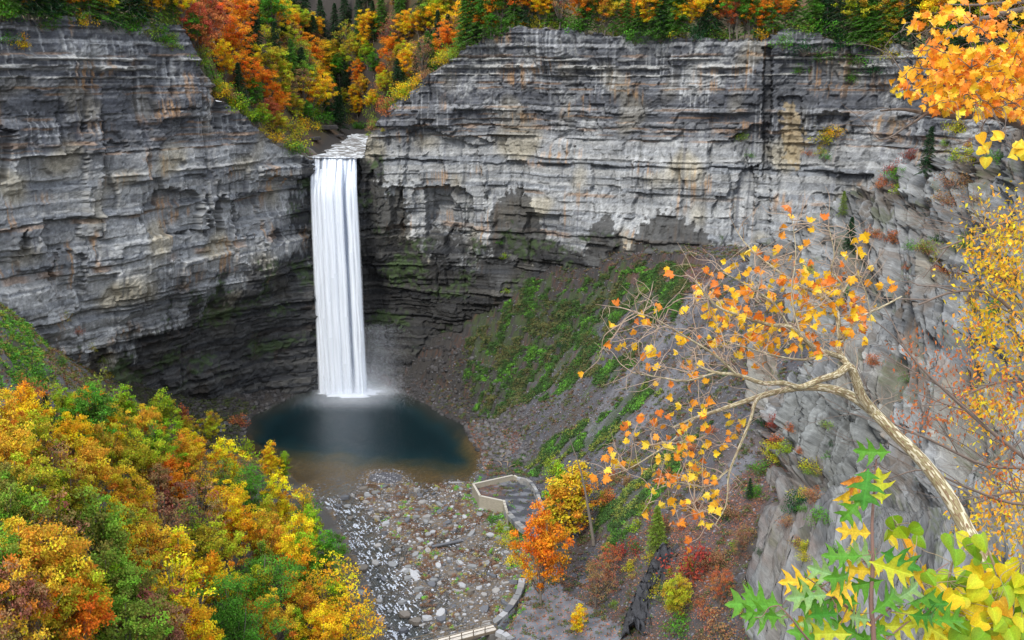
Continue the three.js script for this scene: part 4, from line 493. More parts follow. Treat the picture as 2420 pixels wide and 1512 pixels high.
// ---------------------------------------------------------------- stones, plants and the things people built on the gorge floor
function slabGeo(seed, flat) { // an angular flake of shale about 1 m across
  const R = rng(seed), n = 5 + Math.floor(R() * 3), sh = new THREE.Shape(), el = 0.55 + 0.35 * R(); for (let i = 0; i < n; i++) { const a = (i + 0.35 * (R() - 0.5)) / n * 6.2832, r = 0.5 * (0.75 + 0.4 * R()); i ? sh.lineTo(Math.cos(a) * r, Math.sin(a) * r * el) : sh.moveTo(Math.cos(a) * r, Math.sin(a) * r * el); } sh.closePath();
  const g = new THREE.ExtrudeGeometry(sh, { depth: flat, bevelEnabled: true, bevelThickness: 0.03, bevelSize: 0.03, bevelSegments: 1 }); g.rotateX(-Math.PI / 2); g.translate(0, -flat * 0.4, 0); const p = g.attributes.position; for (let i = 0; i < p.count; i++) { const k = hash(Math.round(p.getX(i) * 50) + seed * 91, Math.round(p.getZ(i) * 50)), up = p.getY(i) > 0; p.setXYZ(i, p.getX(i) * (up ? 0.9 + 0.1 * k : 1), p.getY(i) + (up ? (k - 0.5) * 0.08 + p.getX(i) * 0.12 : 0), p.getZ(i) * (up ? 0.9 + 0.1 * k : 1)); } g.computeVertexNormals(); return g;
}
const slabs = []; for (let i = 0; i < 12; i++) slabs.push(slabGeo(900 + i, 0.12 + 0.035 * (i % 6)));
const stoneMats = [[0.10, 0.105, 0.12], [0.20, 0.205, 0.21], [0.34, 0.345, 0.36], [0.27, 0.26, 0.25], [0.15, 0.13, 0.11]].map(c => new THREE.MeshStandardMaterial({ color: new THREE.Color(...c), roughness: 0.72, map: rockGrain }));
const stoneWord = ['dark slate', 'grey shale', 'pale grey', 'buff grey', 'brown'];
const riverPoly = planPoly([[770, 1190], [830, 1160], [900, 1150], [1010, 1150], [1115, 1160], [1140, 1200], [1185, 1215], [1215, 1300], [1225, 1360], [1190, 1440], [1150, 1512], [900, 1512], [850, 1400], [800, 1280]]);
{
  const R = rng(2024); let n = 0; const spots = [];
  for (let i = 0; i < 6000 && n < 300; i++) { const u = 770 + 460 * R(), v = 1145 + 367 * R(), p = hitFloor(u, v); if (!inPoly(p.x, -p.z, riverPoly)) continue; const dl = polyDist(p.x, -p.z, shoreL); if (dl < 7 && R() < 0.75) continue; const s = 0.65 + 1.7 * Math.pow(R(), 2.0); if (spots.some(q => Math.hypot(q[0] - p.x, q[1] - p.z) < (q[2] + s) * 0.42)) continue; spots.push([p.x, p.z, s]);
    const m = Math.floor(R() * 4.6), g = slabs[Math.floor(R() * 12)], st = mesh('river_stone', g, stoneMats[m]); const y = Math.max(floorH(p.x, -p.z), waterH(-p.z) - 0.06); st.position.set(p.x, y + 0.06 * s, p.z); st.rotation.set((R() - 0.5) * 0.35, R() * 6.28, (R() - 0.5) * 0.35); st.scale.set(s, s * (0.8 + 0.5 * R()), s); const big = s > 1.3;
    tag(st, `${big ? 'broad' : 'small'} ${stoneWord[m]} slab lying in the shallow stream bed`, 'stone', `${big ? 'broad' : 'small'} ${stoneWord[m]} slabs in the stream`); n++; }
  const special = [[985, 1368, 4.6, 1.5, 0.35, 2, 2.3, 'long pale slab tilted up in the middle of the stream'], [1040, 1452, 1.9, 1.5, 0.5, 2, 0.6, 'rounded whitish boulder among dark stones near the footbridge'], [905, 1152, 2.6, 1.4, 0.22, 0, 0.2, 'flat dark slab where the gravel spit meets the stream'], [1130, 1150, 3.2, 1.0, 0.3, 4, 0.1, 'brown slab beside the corner of the concrete platform'], [990, 1320, 2.6, 1.1, 0.3, 1, 0.3, 'wedge of grey shale upstream of the tilted slab'], [1075, 1143, 3.4, 0.9, 0.2, 3, 0.0, 'low buff ledge at the outflow of the pool'], [960, 1350, 2.2, 1.3, 0.25, 2, 0.5, 'pale slab leaning on the wedge of shale']];
  for (const [u, v, l, w, t, m, a, label] of special) { const p = hitFloor(u, v), st = mesh('river_slab', slabs[(u + v) % 12], stoneMats[m]); st.position.set(p.x, floorH(p.x, -p.z) + 0.12, p.z); st.scale.set(l, t * 4, w * 1.5); st.rotation.set(0.1, a, t > 0.3 ? 0.22 : 0.05); tag(st, label, 'stone'); }
  // smaller stones past counting
  const N = 9000, im = new THREE.InstancedMesh(slabs[3], new THREE.MeshStandardMaterial({ color: 0xffffff, roughness: 0.75 }), N), m4 = new THREE.Matrix4(), e = new THREE.Euler(), col = new THREE.Color(); let k = 0;
  while (k < N) { const x = -48 + 54 * R(), d = 122 + 80 * R(); const dl = polyDist(x, d, shoreL); if (dl < 0.5 || polyDist(x, d, shoreR) > 1.2 || (dl < 7 && R() < 0.55) || floorH(x, d) < waterH(d) - 0.28) continue; const s = 0.16 + 0.42 * R() * R(); e.set((R() - 0.5) * 0.5, R() * 6.28, (R() - 0.5) * 0.5); m4.makeRotationFromEuler(e).scale(V(s, s, s)); m4.setPosition(x, Math.max(floorH(x, d), waterH(d) - 0.05) + 0.02, -d); im.setMatrixAt(k, m4); const g = 0.06 + 0.44 * R() * R(); im.setColorAt(k, col.setRGB(g, g, g * 1.06)); k++; }
  im.name = 'stream_cobbles'; im.castShadow = im.receiveShadow = true; scene.add(im); tag(im, 'loose broken shale covering the stream bed', 'gravel', null, 'stuff');
  // scree on the slopes
  const M = 30000, sc = new THREE.InstancedMesh(slabs[1], new THREE.MeshStandardMaterial({ color: 0xffffff, roughness: 0.9 }), M); k = 0; let tries = 0;
  while (k < M && tries++ < 400000) { const x = -30 + 105 * R(), d = 110 + 140 * R(); const f = polyDist(x, d, footR); if (f < -3 || f > 62 || polyDist(x, d, shoreR) < 0.5) continue; const s = 0.14 + 0.5 * Math.pow(R(), 3); e.set((R() - 0.5) * 0.9, R() * 6.28, (R() - 0.5) * 0.9 - 0.5); m4.makeRotationFromEuler(e).scale(V(s, s, s)); m4.setPosition(x, floorH(x, d) + 0.02, -d); sc.setMatrixAt(k, m4); const g = 0.05 + 0.13 * R(); sc.setColorAt(k, col.setRGB(g, g * 0.99, g * 1.12)); k++; }
  sc.count = k; sc.name = 'scree'; sc.castShadow = sc.receiveShadow = true; scene.add(sc); tag(sc, 'loose grey shale scree covering the slope', 'scree', null, 'stuff');
}
{ // fallen blocks along the shores of the pool
  const R = rng(515), N = 5200, im = new THREE.InstancedMesh(slabs[4], new THREE.MeshStandardMaterial({ color: 0xffffff, roughness: 0.6 }), N), m4 = new THREE.Matrix4(), e = new THREE.Euler(), col = new THREE.Color(); let k = 0, t = 0;
  while (k < N && t++ < 200000) { const x = -100 + 110 * R(), d = 196 + 62 * R(), dl = polyDist(x, d, shoreL), dr = polyDist(x, d, shoreR); if (!((dl < 0.6 && dl > -16 && d > 206) || (dr > -0.6 && dr < 13))) continue; const s = 0.25 + 1.3 * Math.pow(R(), 3.5); e.set((R() - 0.5) * 0.7, R() * 6.28, (R() - 0.5) * 0.7); m4.makeRotationFromEuler(e).scale(V(s, s * 1.3, s)); m4.setPosition(x, floorH(x, d) + 0.05 * s, -d); im.setMatrixAt(k, m4); const g = 0.022 + 0.06 * R() * R() + (dr > 0 && d < 222 ? 0.05 : 0); im.setColorAt(k, col.setRGB(g * 1.05, g * 0.98, g)); k++; }
  im.count = k; im.name = 'shore_rubble'; im.castShadow = im.receiveShadow = true; scene.add(im); tag(im, 'dark broken rock fallen along the shore of the plunge pool', 'rubble', null, 'stuff');
}
{ // low plants, brown and green, in the stream bed and on the slopes: too many to count
  const R = rng(31), L = newB(); for (let k = 0; k < 22; k++) { const a = R() * 6.28, r = 0.35 * Math.sqrt(R()); leafInto(L, Math.cos(a) * r, 0.08 + 0.26 * R() * (1 - r), Math.sin(a) * r, 0.22, 0.12, R, 2.4, jitterC(R, 1, 0.4)); } const tuft = geoFrom(L.p, L.i, { col: L.c });
  const mat = new THREE.MeshStandardMaterial({ color: 0xffffff, vertexColors: true, roughness: 0.9, side: THREE.DoubleSide }), m4 = new THREE.Matrix4(), e = new THREE.Euler(), col = new THREE.Color();
  const scatter = (name, label, N, pick) => { const im = new THREE.InstancedMesh(tuft, mat, N); let k = 0, t = 0; while (k < N && t++ < N * 40) { const q = pick(); if (!q) continue; e.set((R() - 0.5) * 0.6, R() * 6.28, (R() - 0.5) * 0.6); m4.makeRotationFromEuler(e).scale(V(q.s, q.s * (0.7 + 0.6 * R()), q.s)); m4.setPosition(q.x, q.y, -q.d); im.setMatrixAt(k, m4); im.setColorAt(k, col.setRGB(...q.c)); k++; } im.count = k; im.name = name; im.castShadow = im.receiveShadow = true; scene.add(im); tag(im, label, 'plants', null, 'stuff'); };
  const vary = (c, a = 0.5) => { const g = 1 - a / 2 + a * R(); return [c[0] * g * (0.85 + 0.3 * R()), c[1] * g, c[2] * g]; };
  scatter('streamside_weeds', 'withered brown and green weeds growing among the stream stones', 2600, () => { const x = -34 + 42 * R(), d = 122 + 66 * R(), dl = polyDist(x, d, shoreL), dr = polyDist(x, d, shoreR); if (dl < 8 || dr > 2.5) return null; const n = n2(x * 0.13, d * 0.13) + 0.4 * n2(x * 0.5, d * 0.5) + (d > 150 ? 0.25 : 0) + smooth(-7, 0, dr) * 0.5; if (n < 0.15) return null; const g = n2(x * 0.25 + 30, d * 0.25) + 0.5 * (R() - 0.5) - 0.25 + smooth(-5, 0, dr) * 0.7; return { x, d, y: Math.max(floorH(x, d), waterH(d) - 0.05), s: 0.6 + 0.7 * R(), c: vary(g > 0.4 ? [0.12, 0.32, 0.03] : g > 0.1 ? [0.30, 0.24, 0.08] : [0.16, 0.085, 0.05]) }; });
  scatter('ground_cover', 'low green plants and moss covering the slope below the pale cliff', 60000, () => { const x = -24 + 95 * R(), d = 112 + 136 * R(); if (polyDist(x, d, shoreR) < 0.6) return null; const g = greenAt(x, d), n = n2(x * 0.16 + 3, d * 0.16) + 0.6 * n2((d - 0.42 * x) * 0.3, 5); if (g < 0.05 ? (R() > 0.012 + 0.09 * smooth(0.3, 0.8, n)) : n < -0.35 + 0.7 * R()) return null; const h = 0.8 * n2(x * 0.12 + 40, d * 0.12) + 0.9 * (R() - 0.5), far = d > 195; return { x, d, y: floorH(x, d), s: 0.7 + 0.9 * R(), c: vary(g < 0.05 ? (R() < 0.4 ? [0.13, 0.07, 0.04] : [0.07, 0.09, 0.025]) : h > 0.7 ? [0.10, 0.26, 0.02] : h > 0.1 ? [0.04, 0.10, 0.013] : h > -0.3 ? [0.025, 0.055, 0.012] : far ? [0.10, 0.10, 0.03] : [0.17, 0.20, 0.03]) }; });
  scatter('bank_undergrowth', 'rank green and rust undergrowth on the slope beside the wood', 16000, () => { const x = -125 + 70 * R(), d = 120 + 115 * R(), m = -polyDist(x, d, shoreL); if (m < 1 || m > 58) return null; const g = greenAt(x, d); if (g < 0.05 && R() > 0.4) return null; return { x, d, y: floorH(x, d), s: 0.8 + 1.0 * R(), c: vary(g > 0.05 ? (R() < 0.7 ? [0.10, 0.26, 0.02] : [0.26, 0.28, 0.03]) : d > 206 ? [0.05, 0.06, 0.02] : R() < 0.5 ? [0.14, 0.16, 0.03] : [0.22, 0.12, 0.06]) }; });
  // fallen leaves
  const lg = new THREE.BufferGeometry(); lg.setAttribute('position', new THREE.Float32BufferAttribute([-0.5, 0, 0, 0, 0.08, 0.36, 0.5, 0.02, 0, 0, 0.1, -0.36], 3)); lg.setIndex([0, 1, 2, 0, 2, 3]); lg.computeVertexNormals();
  const im = new THREE.InstancedMesh(lg, new THREE.MeshStandardMaterial({ color: 0xffffff, roughness: 0.9, side: THREE.DoubleSide }), 20000); let k = 0, t = 0;
  while (k < 20000 && t++ < 800000) { const x = -16 + 85 * R(), d = 112 + 135 * R(); if (polyDist(x, d, shoreR) < 0.2) continue; const near = d < 150, f = polyDist(x, d, footR); let a = near ? (f < 14 ? 0.5 : 0.08) : d > 215 && f > 26 ? 0.22 : 0.012; for (const p of rustZones) if (inPoly(x, d, p)) a = 0.95; if (f < 0 && d < 152) a *= smooth(-1.0, 0.6, n2(x * 0.3, d * 0.3) + 0.25); if (R() > a) continue; const s = 0.13 + 0.16 * R(); e.set((R() - 0.5) * 0.5, R() * 6.28, (R() - 0.5) * 0.5); m4.makeRotationFromEuler(e).scale(V(s, s, s)); m4.setPosition(x, floorH(x, d) + 0.16, -d); im.setMatrixAt(k, m4); const c = R() < 0.6 ? [0.36, 0.12, 0.05] : R() < 0.4 ? [0.42, 0.20, 0.06] : [0.18, 0.06, 0.04]; im.setColorAt(k, col.setRGB(...vary(c, 0.7))); k++; }
  im.count = k; im.name = 'fallen_leaves'; scene.add(im); tag(im, 'orange fallen leaves strewn over path and slope', 'leaves', null, 'stuff');
}
// --- white riffles of the stream
{
  const pos = [], idx = [], sp = 0.2; const cell = new Map(); const vid = (i, j) => { const key = i * 5000 + j; if (!cell.has(key)) { const x = -60 + i * sp, d = 120 + j * sp; cell.set(key, pos.length / 3); pos.push(x, waterH(d) + 0.07 + 0.09 * n2(x * 1.5, d * 1.5), -d); } return cell.get(key); };
  for (let i = 0; i < 300; i++) for (let j = 0; j < 360; j++) { const x = -60 + i * sp, d = 120 + j * sp, dl = polyDist(x, d, shoreL), dr = polyDist(x, d, shoreR); if (dl < 0.4 || dr > -1) continue; const al = d * 0.86 - x * 0.5, ac = d * 0.5 + x * 0.86, ch = smooth(12, 4, dl), n = n2(ac * 1.5, al * 0.3) + 0.8 * n2(ac * 3.4, al * 1.1) + 0.5 * n2(x * 0.12, d * 0.12); if (n < lerp(1.35, 0.6, ch) + 1.3 * smooth(172, 190, d + 5 * n2(x * 0.1, 7)) || floorH(x, d) > waterH(d) + 0.05) continue; const a = vid(i, j), b = vid(i + 1, j), c = vid(i + 1, j + 1), q = vid(i, j + 1); idx.push(a, b, c, a, c, q); }
  structure('stream_riffles', geoFrom(pos, idx), new THREE.MeshStandardMaterial({ color: new THREE.Color(0.40, 0.43, 0.48), roughness: 0.4 }), 'broken white water of the stream running past the wood');
}
// --- viewing platform
const concrete = new THREE.MeshStandardMaterial({ color: new THREE.Color(0.32, 0.29, 0.23), roughness: 0.85, map: rockGrain }), concreteTop = new THREE.MeshStandardMaterial({ color: new THREE.Color(0.44, 0.41, 0.35), roughness: 0.85, map: rockGrain });
const asphalt = new THREE.MeshStandardMaterial({ vertexColors: true, roughness: 0.62, map: grainTexture(256, (u, v) => { const a = 0.85 + 0.25 * tn(u, v, 9, 9, 2); return [a, a, a]; }) });
function barBetween(a, b, w, h, extra = 0) { const l = Math.hypot(b.x - a.x, b.z - a.z) + extra, g = new THREE.BoxGeometry(l, h, w), dy = b.y - a.y; g.rotateZ(Math.atan2(dy, Math.hypot(b.x - a.x, b.z - a.z))); g.rotateY(-Math.atan2(b.z - a.z, b.x - a.x)); g.translate((a.x + b.x) / 2, (a.y + b.y) / 2, (a.z + b.z) / 2); return g; }
{
  const top = 2.75, flr = 1.62, P = [[1228, 1131], [1213, 1122], [1118, 1143], [1134, 1171], [1190, 1183], [1199, 1210]].map(([u, v]) => atHeight(u, v, top));
  const t = thing('viewing_platform', 'concrete walled viewing platform with wet dark paving below the scree slope', 'platform', V(0, 0, 0));
  for (let i = 0; i < P.length - 1; i++) { const a = P[i].clone(), b = P[i + 1].clone(); const last = i === P.length - 2; const A = a.clone().setY(1.1), B = b.clone().setY(1.1); mesh('parapet', barBetween(A, B, 0.34, 3.1, last ? 0 : 0.33), concrete, t); if (!last) { mesh('coping', barBetween(a.clone().setY(top - 0.02), b.clone().setY(top - 0.02), 0.46, 0.14, 0.44), concreteTop, t); } else { for (let k = 0; k < 5; k++) { const q0 = a.clone().lerp(b, k / 5), q1 = a.clone().lerp(b, (k + 0.8) / 5); mesh('coping_step', barBetween(q0.setY(top + 0.04 - 0.1 * k), q1.setY(top + 0.04 - 0.1 * k), 0.5, 0.22), concreteTop, t); } } }
  const f = [[1118, 1150], [1214, 1128], [1250, 1140], [1274, 1176], [1284, 1216], [1300, 1260], [1262, 1275], [1228, 1240], [1196, 1212], [1190, 1190], [1134, 1178]].map(([u, v]) => { const p = atHeight(u, v, flr); return [p.x, -p.z]; });
  const pos = [], col = [], uv = [], idx = [], sp = 0.3, map = new Map(); const vid = (i, j) => { const k = i * 4000 + j; if (!map.has(k)) { map.set(k, pos.length / 3); const x = -14 + i * sp, d = 155 + j * sp; pos.push(x, flr + 0.01 * n2(x, d), -d); const wet = smooth(0.0, 0.5, n2(x * 0.18, d * 0.32) + 0.4 * n2(x * 0.7, d * 1.1)), lit = smooth(6.5, 3, Math.hypot(x + 6.5, d - 181)); col.push(...mixC(mixC(C(0.045, 0.047, 0.058), C(0.14, 0.145, 0.165), wet), C(0.13, 0.06, 0.035), lit * clamp(0.5 + n2(x, d)))); uv.push(x / 2, d / 2); } return map.get(k); };
  for (let i = 0; i < 80; i++) for (let j = 0; j < 130; j++) { const x = -14 + (i + 0.5) * sp, d = 155 + (j + 0.5) * sp; if (inPoly(x, d, f)) idx.push(vid(i, j), vid(i + 1, j), vid(i + 1, j + 1), vid(i, j), vid(i + 1, j + 1), vid(i, j + 1)); }
  mesh('paving', geoFrom(pos, idx, { col, uv }), asphalt, t); mesh('broken_block', slabs[5], stoneMats[0], t).position.copy(atHeight(1176, 1192, 0.9)); t.children[t.children.length - 1].scale.set(2.2, 5, 1.6);
}
// --- dry stone walls: every block a part
function stoneWall(label, line, h, bw, bh, rows, off) {
  const t = thing('stone_wall', label, 'stone wall', V(0, 0, 0)), R = rng(label.length * 7 + rows), pts = line.map(([u, v]) => atHeight(u, v, h)), c = new THREE.CatmullRomCurve3(pts), len = c.getLength();
  for (let r = 0; r < rows; r++) { let s = (r % 2) * bw * 0.4; while (s < len - 0.2) { const w = bw * (0.7 + 0.6 * R()), u = clamp((s + w / 2) / len), p = c.getPointAt(u), tg = c.getTangentAt(u), g = new THREE.BoxGeometry(1, 1, 1, 2, 1, 2), a = g.attributes.position; for (let k = 0; k < a.count; k++) { const q = hash(Math.round(a.getX(k) * 4) + 31 * Math.round(a.getY(k) * 4) + Math.round(s * 50), Math.round(a.getZ(k) * 4) + r * 7); a.setXYZ(k, a.getX(k) * (0.9 + 0.14 * q), a.getY(k) + 0.1 * (hash(k, s * 9 | 0) - 0.5) * (a.getY(k) > 0 ? 1 : 0), a.getZ(k) * (0.88 + 0.2 * q)); } g.computeVertexNormals(); const b = mesh('stone', g, stoneMats[[1, 0, 1, 2, 3][Math.floor(R() * 5)]], t); b.scale.set(w * 0.96, bh, off ? 1.1 : 0.75 * (0.85 + 0.3 * R())); b.position.set(p.x, p.y + (r + 0.5) * bh - rows * bh + 0.1, p.z); b.rotation.y = -Math.atan2(tg.z, tg.x) + 0.14 * (R() - 0.5); s += w; } }
}
stoneWall('curved dry stone retaining wall of dark blocks behind the platform', [[1222, 1128], [1246, 1134], [1262, 1150], [1272, 1172], [1280, 1198], [1290, 1235]], 2.9, 1.0, 0.5, 3);
stoneWall('row of squared grey blocks edging the path from the platform', [[1196, 1206], [1208, 1220], [1222, 1234], [1236, 1246]], 2.1, 1.15, 0.55, 2, true);
stoneWall('row of broad flat slabs edging the leafy path by the footbridge', [[1234, 1362], [1228, 1392], [1212, 1422], [1192, 1448], [1168, 1468]], 1.35, 1.9, 0.4, 2, true);
stoneWall('stepped dark blocks of the footbridge abutment', [[1174, 1490], [1190, 1497], [1206, 1508]], 1.5, 1.1, 0.75, 3, true);
{ // the path
  const f = planPoly([[1262, 1262], [1300, 1262], [1310, 1330], [1330, 1400], [1400, 1440], [1480, 1490], [1540, 1560], [1200, 1560], [1180, 1492], [1172, 1470], [1205, 1444], [1228, 1405], [1240, 1365], [1250, 1310]]), pos = [], col = [], uv = [], idx = [], sp = 0.35, map = new Map(); const vid = (i, j) => { const k = i * 4000 + j; if (!map.has(k)) { map.set(k, pos.length / 3); const x = -10 + i * sp, d = 116 + j * sp; pos.push(x, floorH(x, d) + 0.13, -d); const g = 0.135 + 0.05 * n2(x * 0.3, d * 0.3) + 0.02 * n2(x * 2, d * 2); col.push(g * 0.95, g, g * 1.14); uv.push(x / 2, d / 2); } return map.get(k); };
  for (let i = 0; i < 110; i++) for (let j = 0; j < 150; j++) { const x = -10 + (i + 0.5) * sp, d = 116 + (j + 0.5) * sp; if (inPoly(x, d, f)) idx.push(vid(i, j), vid(i + 1, j), vid(i + 1, j + 1), vid(i, j), vid(i + 1, j + 1), vid(i, j + 1)); }
  structure('path', geoFrom(pos, idx, { col, uv }), asphalt, 'dark paved path strewn with fallen leaves by the footbridge');
}
{ // footbridge
  const A = atHeight(1168, 1481, 1.35), B0 = atHeight(1042, 1514, 1.2), dr = B0.clone().sub(A).setY(0).normalize(), L = 24, B = A.clone().addScaledVector(dr, L).setY(1.0), sd = V(-dr.z, 0, dr.x), t = thing('footbridge', 'narrow wooden footbridge with pale deck and railings over the stream', 'footbridge', V(0, 0, 0));
  const wood = new THREE.MeshStandardMaterial({ color: new THREE.Color(0.16, 0.125, 0.09), roughness: 0.85, map: barkTex }), deck = new THREE.MeshStandardMaterial({ color: new THREE.Color(0.58, 0.53, 0.46), roughness: 0.8, map: rockGrain }), W = 0.85;
  mesh('deck', barBetween(A, B, 1.66, 0.1), deck, t); for (const s of [-1, 1]) { const o = sd.clone().multiplyScalar(s * W); mesh('beam', barBetween(A.clone().add(o).add(V(0, -0.27, 0)), B.clone().add(o).add(V(0, -0.27, 0)), 0.16, 0.4), wood, t); for (let k = 0; k <= 12; k++) { const p = A.clone().lerp(B, k / 12).add(sd.clone().multiplyScalar(s * (W + 0.1))), g = new THREE.BoxGeometry(0.13, 1.55, 0.13); const m = mesh('post', g, wood, t); m.position.set(p.x, p.y + 0.42, p.z); m.rotation.y = -Math.atan2(dr.z, dr.x); } for (const [hh, th] of [[1.13, 0.12], [0.62, 0.1]]) mesh('rail', barBetween(A.clone().add(sd.clone().multiplyScalar(s * (W + 0.02))).add(V(0, hh, 0)), B.clone().add(sd.clone().multiplyScalar(s * (W + 0.02))).add(V(0, hh, 0)), 0.07, th), wood, t); }
  const ab = A.clone().addScaledVector(dr, 0.5); const m = mesh('abutment', new THREE.BoxGeometry(1.4, 3, 2.2), new THREE.MeshStandardMaterial({ color: new THREE.Color(0.15, 0.14, 0.13), roughness: 0.9, map: rockGrain }), t); m.position.set(ab.x, -0.75, ab.z); m.rotation.y = -Math.atan2(dr.z, dr.x);
}
{ const p = hitFloor(1382, 1375), b = mesh('paving_slab', new THREE.BoxGeometry(2.0, 0.14, 1.3), stoneMats[0]); b.position.set(p.x, floorH(p.x, -p.z) + 0.12, p.z); b.rotation.set(0, 0.5, 0.05); tag(b, 'dark flat slab lying beside the orange tree on the path', 'slab'); }
// --- standing trees and shrubs on the near bank, each where the photograph shows it
const bankR = 'beside the path and scree';
function onFloor(u, v, h, form, color, label, o = {}) { const p = hitFloor(u, v); p.y = floorH(p.x, -p.z); return plant(form, color, p, h, bankR, 'beside the path', { label, ...o }); }
onFloor(1282, 1432, 19, 'round', 'orange', 'tall full orange tree with dark trunk growing beside the leafy path', { k: 2, wide: 0.86 });
onFloor(1345, 1285, 17.5, 'slim', 'amber', 'tall slender amber tree behind the platform at the scree foot', { k: 0, wide: 1.25 }); onFloor(1322, 1240, 14, 'slim', 'lime', 'slender lime green tree squeezed beside the tall amber tree', { k: 1 }); onFloor(1310, 1120, 4, 'shrub', 'lime', 'lime green bush behind the platform wall'); onFloor(1300, 1270, 7, 'round', 'sage', 'dull green young tree squeezed behind the tall orange tree');
onFloor(1365, 1505, 6, 'slim', 'gold', 'narrow golden sapling at the edge of the leafy path'); onFloor(1410, 1440, 10, 'sparse', 'brown', 'withered half bare tree on the brown scree by the path'); onFloor(1440, 1380, 8, 'sparse', 'rust', 'half bare rusty tree above the leafy path');
onFloor(1180, 1260, 3.2, 'shrub', 'lime', 'bright green bush between the stream and the block edging'); onFloor(1205, 1290, 3.6, 'shrub', 'olive', 'olive bush below the squared block edging'); onFloor(1220, 1330, 3, 'shrub', 'yellow', 'yellow green bush beside the stream under the orange tree'); onFloor(1165, 1235, 2.6, 'shrub', 'green', 'small green bush under the concrete parapet'); onFloor(1210, 1260, 3, 'shrub', 'lime', 'rounded lime bush against the squared block edging');
onFloor(1475, 1310, 5, 'shrub', 'red', 'crimson bush on the scree above the path'); onFloor(1550, 1300, 9, 'conifer', 'sage', 'dull green conifer standing on the scree under the sycamore bough'); onFloor(1635, 1360, 7, 'shrub', 'red', 'large crimson bush beside the black rock ridge'); onFloor(1595, 1470, 8, 'round', 'olive', 'olive yellow young tree beside the black rock ridge'); onFloor(1640, 1170, 7, 'sparse', 'gold', 'thin golden tree on the scree behind the sycamore bough');
onFloor(1700, 1445, 7, 'sparse', 'rust', 'bare reddish young tree on the dark shale slope'); onFloor(1745, 1330, 7, 'sparse', 'brown', 'bare brown young tree below the shale slope'); onFloor(1610, 1500, 4, 'shrub', 'green', 'green bush at the foot of the black rock ridge'); onFloor(1690, 1500, 5, 'shrub', 'brown', 'brown bush on the dark shale slope'); onFloor(1700, 1230, 5, 'shrub', 'pine', 'dark green bush on the upper shale slope'); onFloor(1560, 1240, 4, 'shrub', 'rust', 'rusty bush low on the scree'); onFloor(1500, 1250, 3, 'shrub', 'lime', 'lime bush on the green strip of scree');
{ const R = rng(66), cs = ['brown', 'rust', 'olive', 'sage', 'green', 'brown', 'olive', 'rust']; for (let i = 0; i < 62; i++) { const u = 1400 + 400 * R(), v = 980 + 500 * R(); if (u + v < 2560 || u - v * 0.35 > 1330) continue; const p = hitFloor(u, v), h = 1.4 + 2.2 * R(); p.y = floorH(p.x, -p.z); plant('shrub', cs[Math.floor(R() * 8)], p, h, 'on the brown scree beside the rock spur', 'on the brown scree'); } }
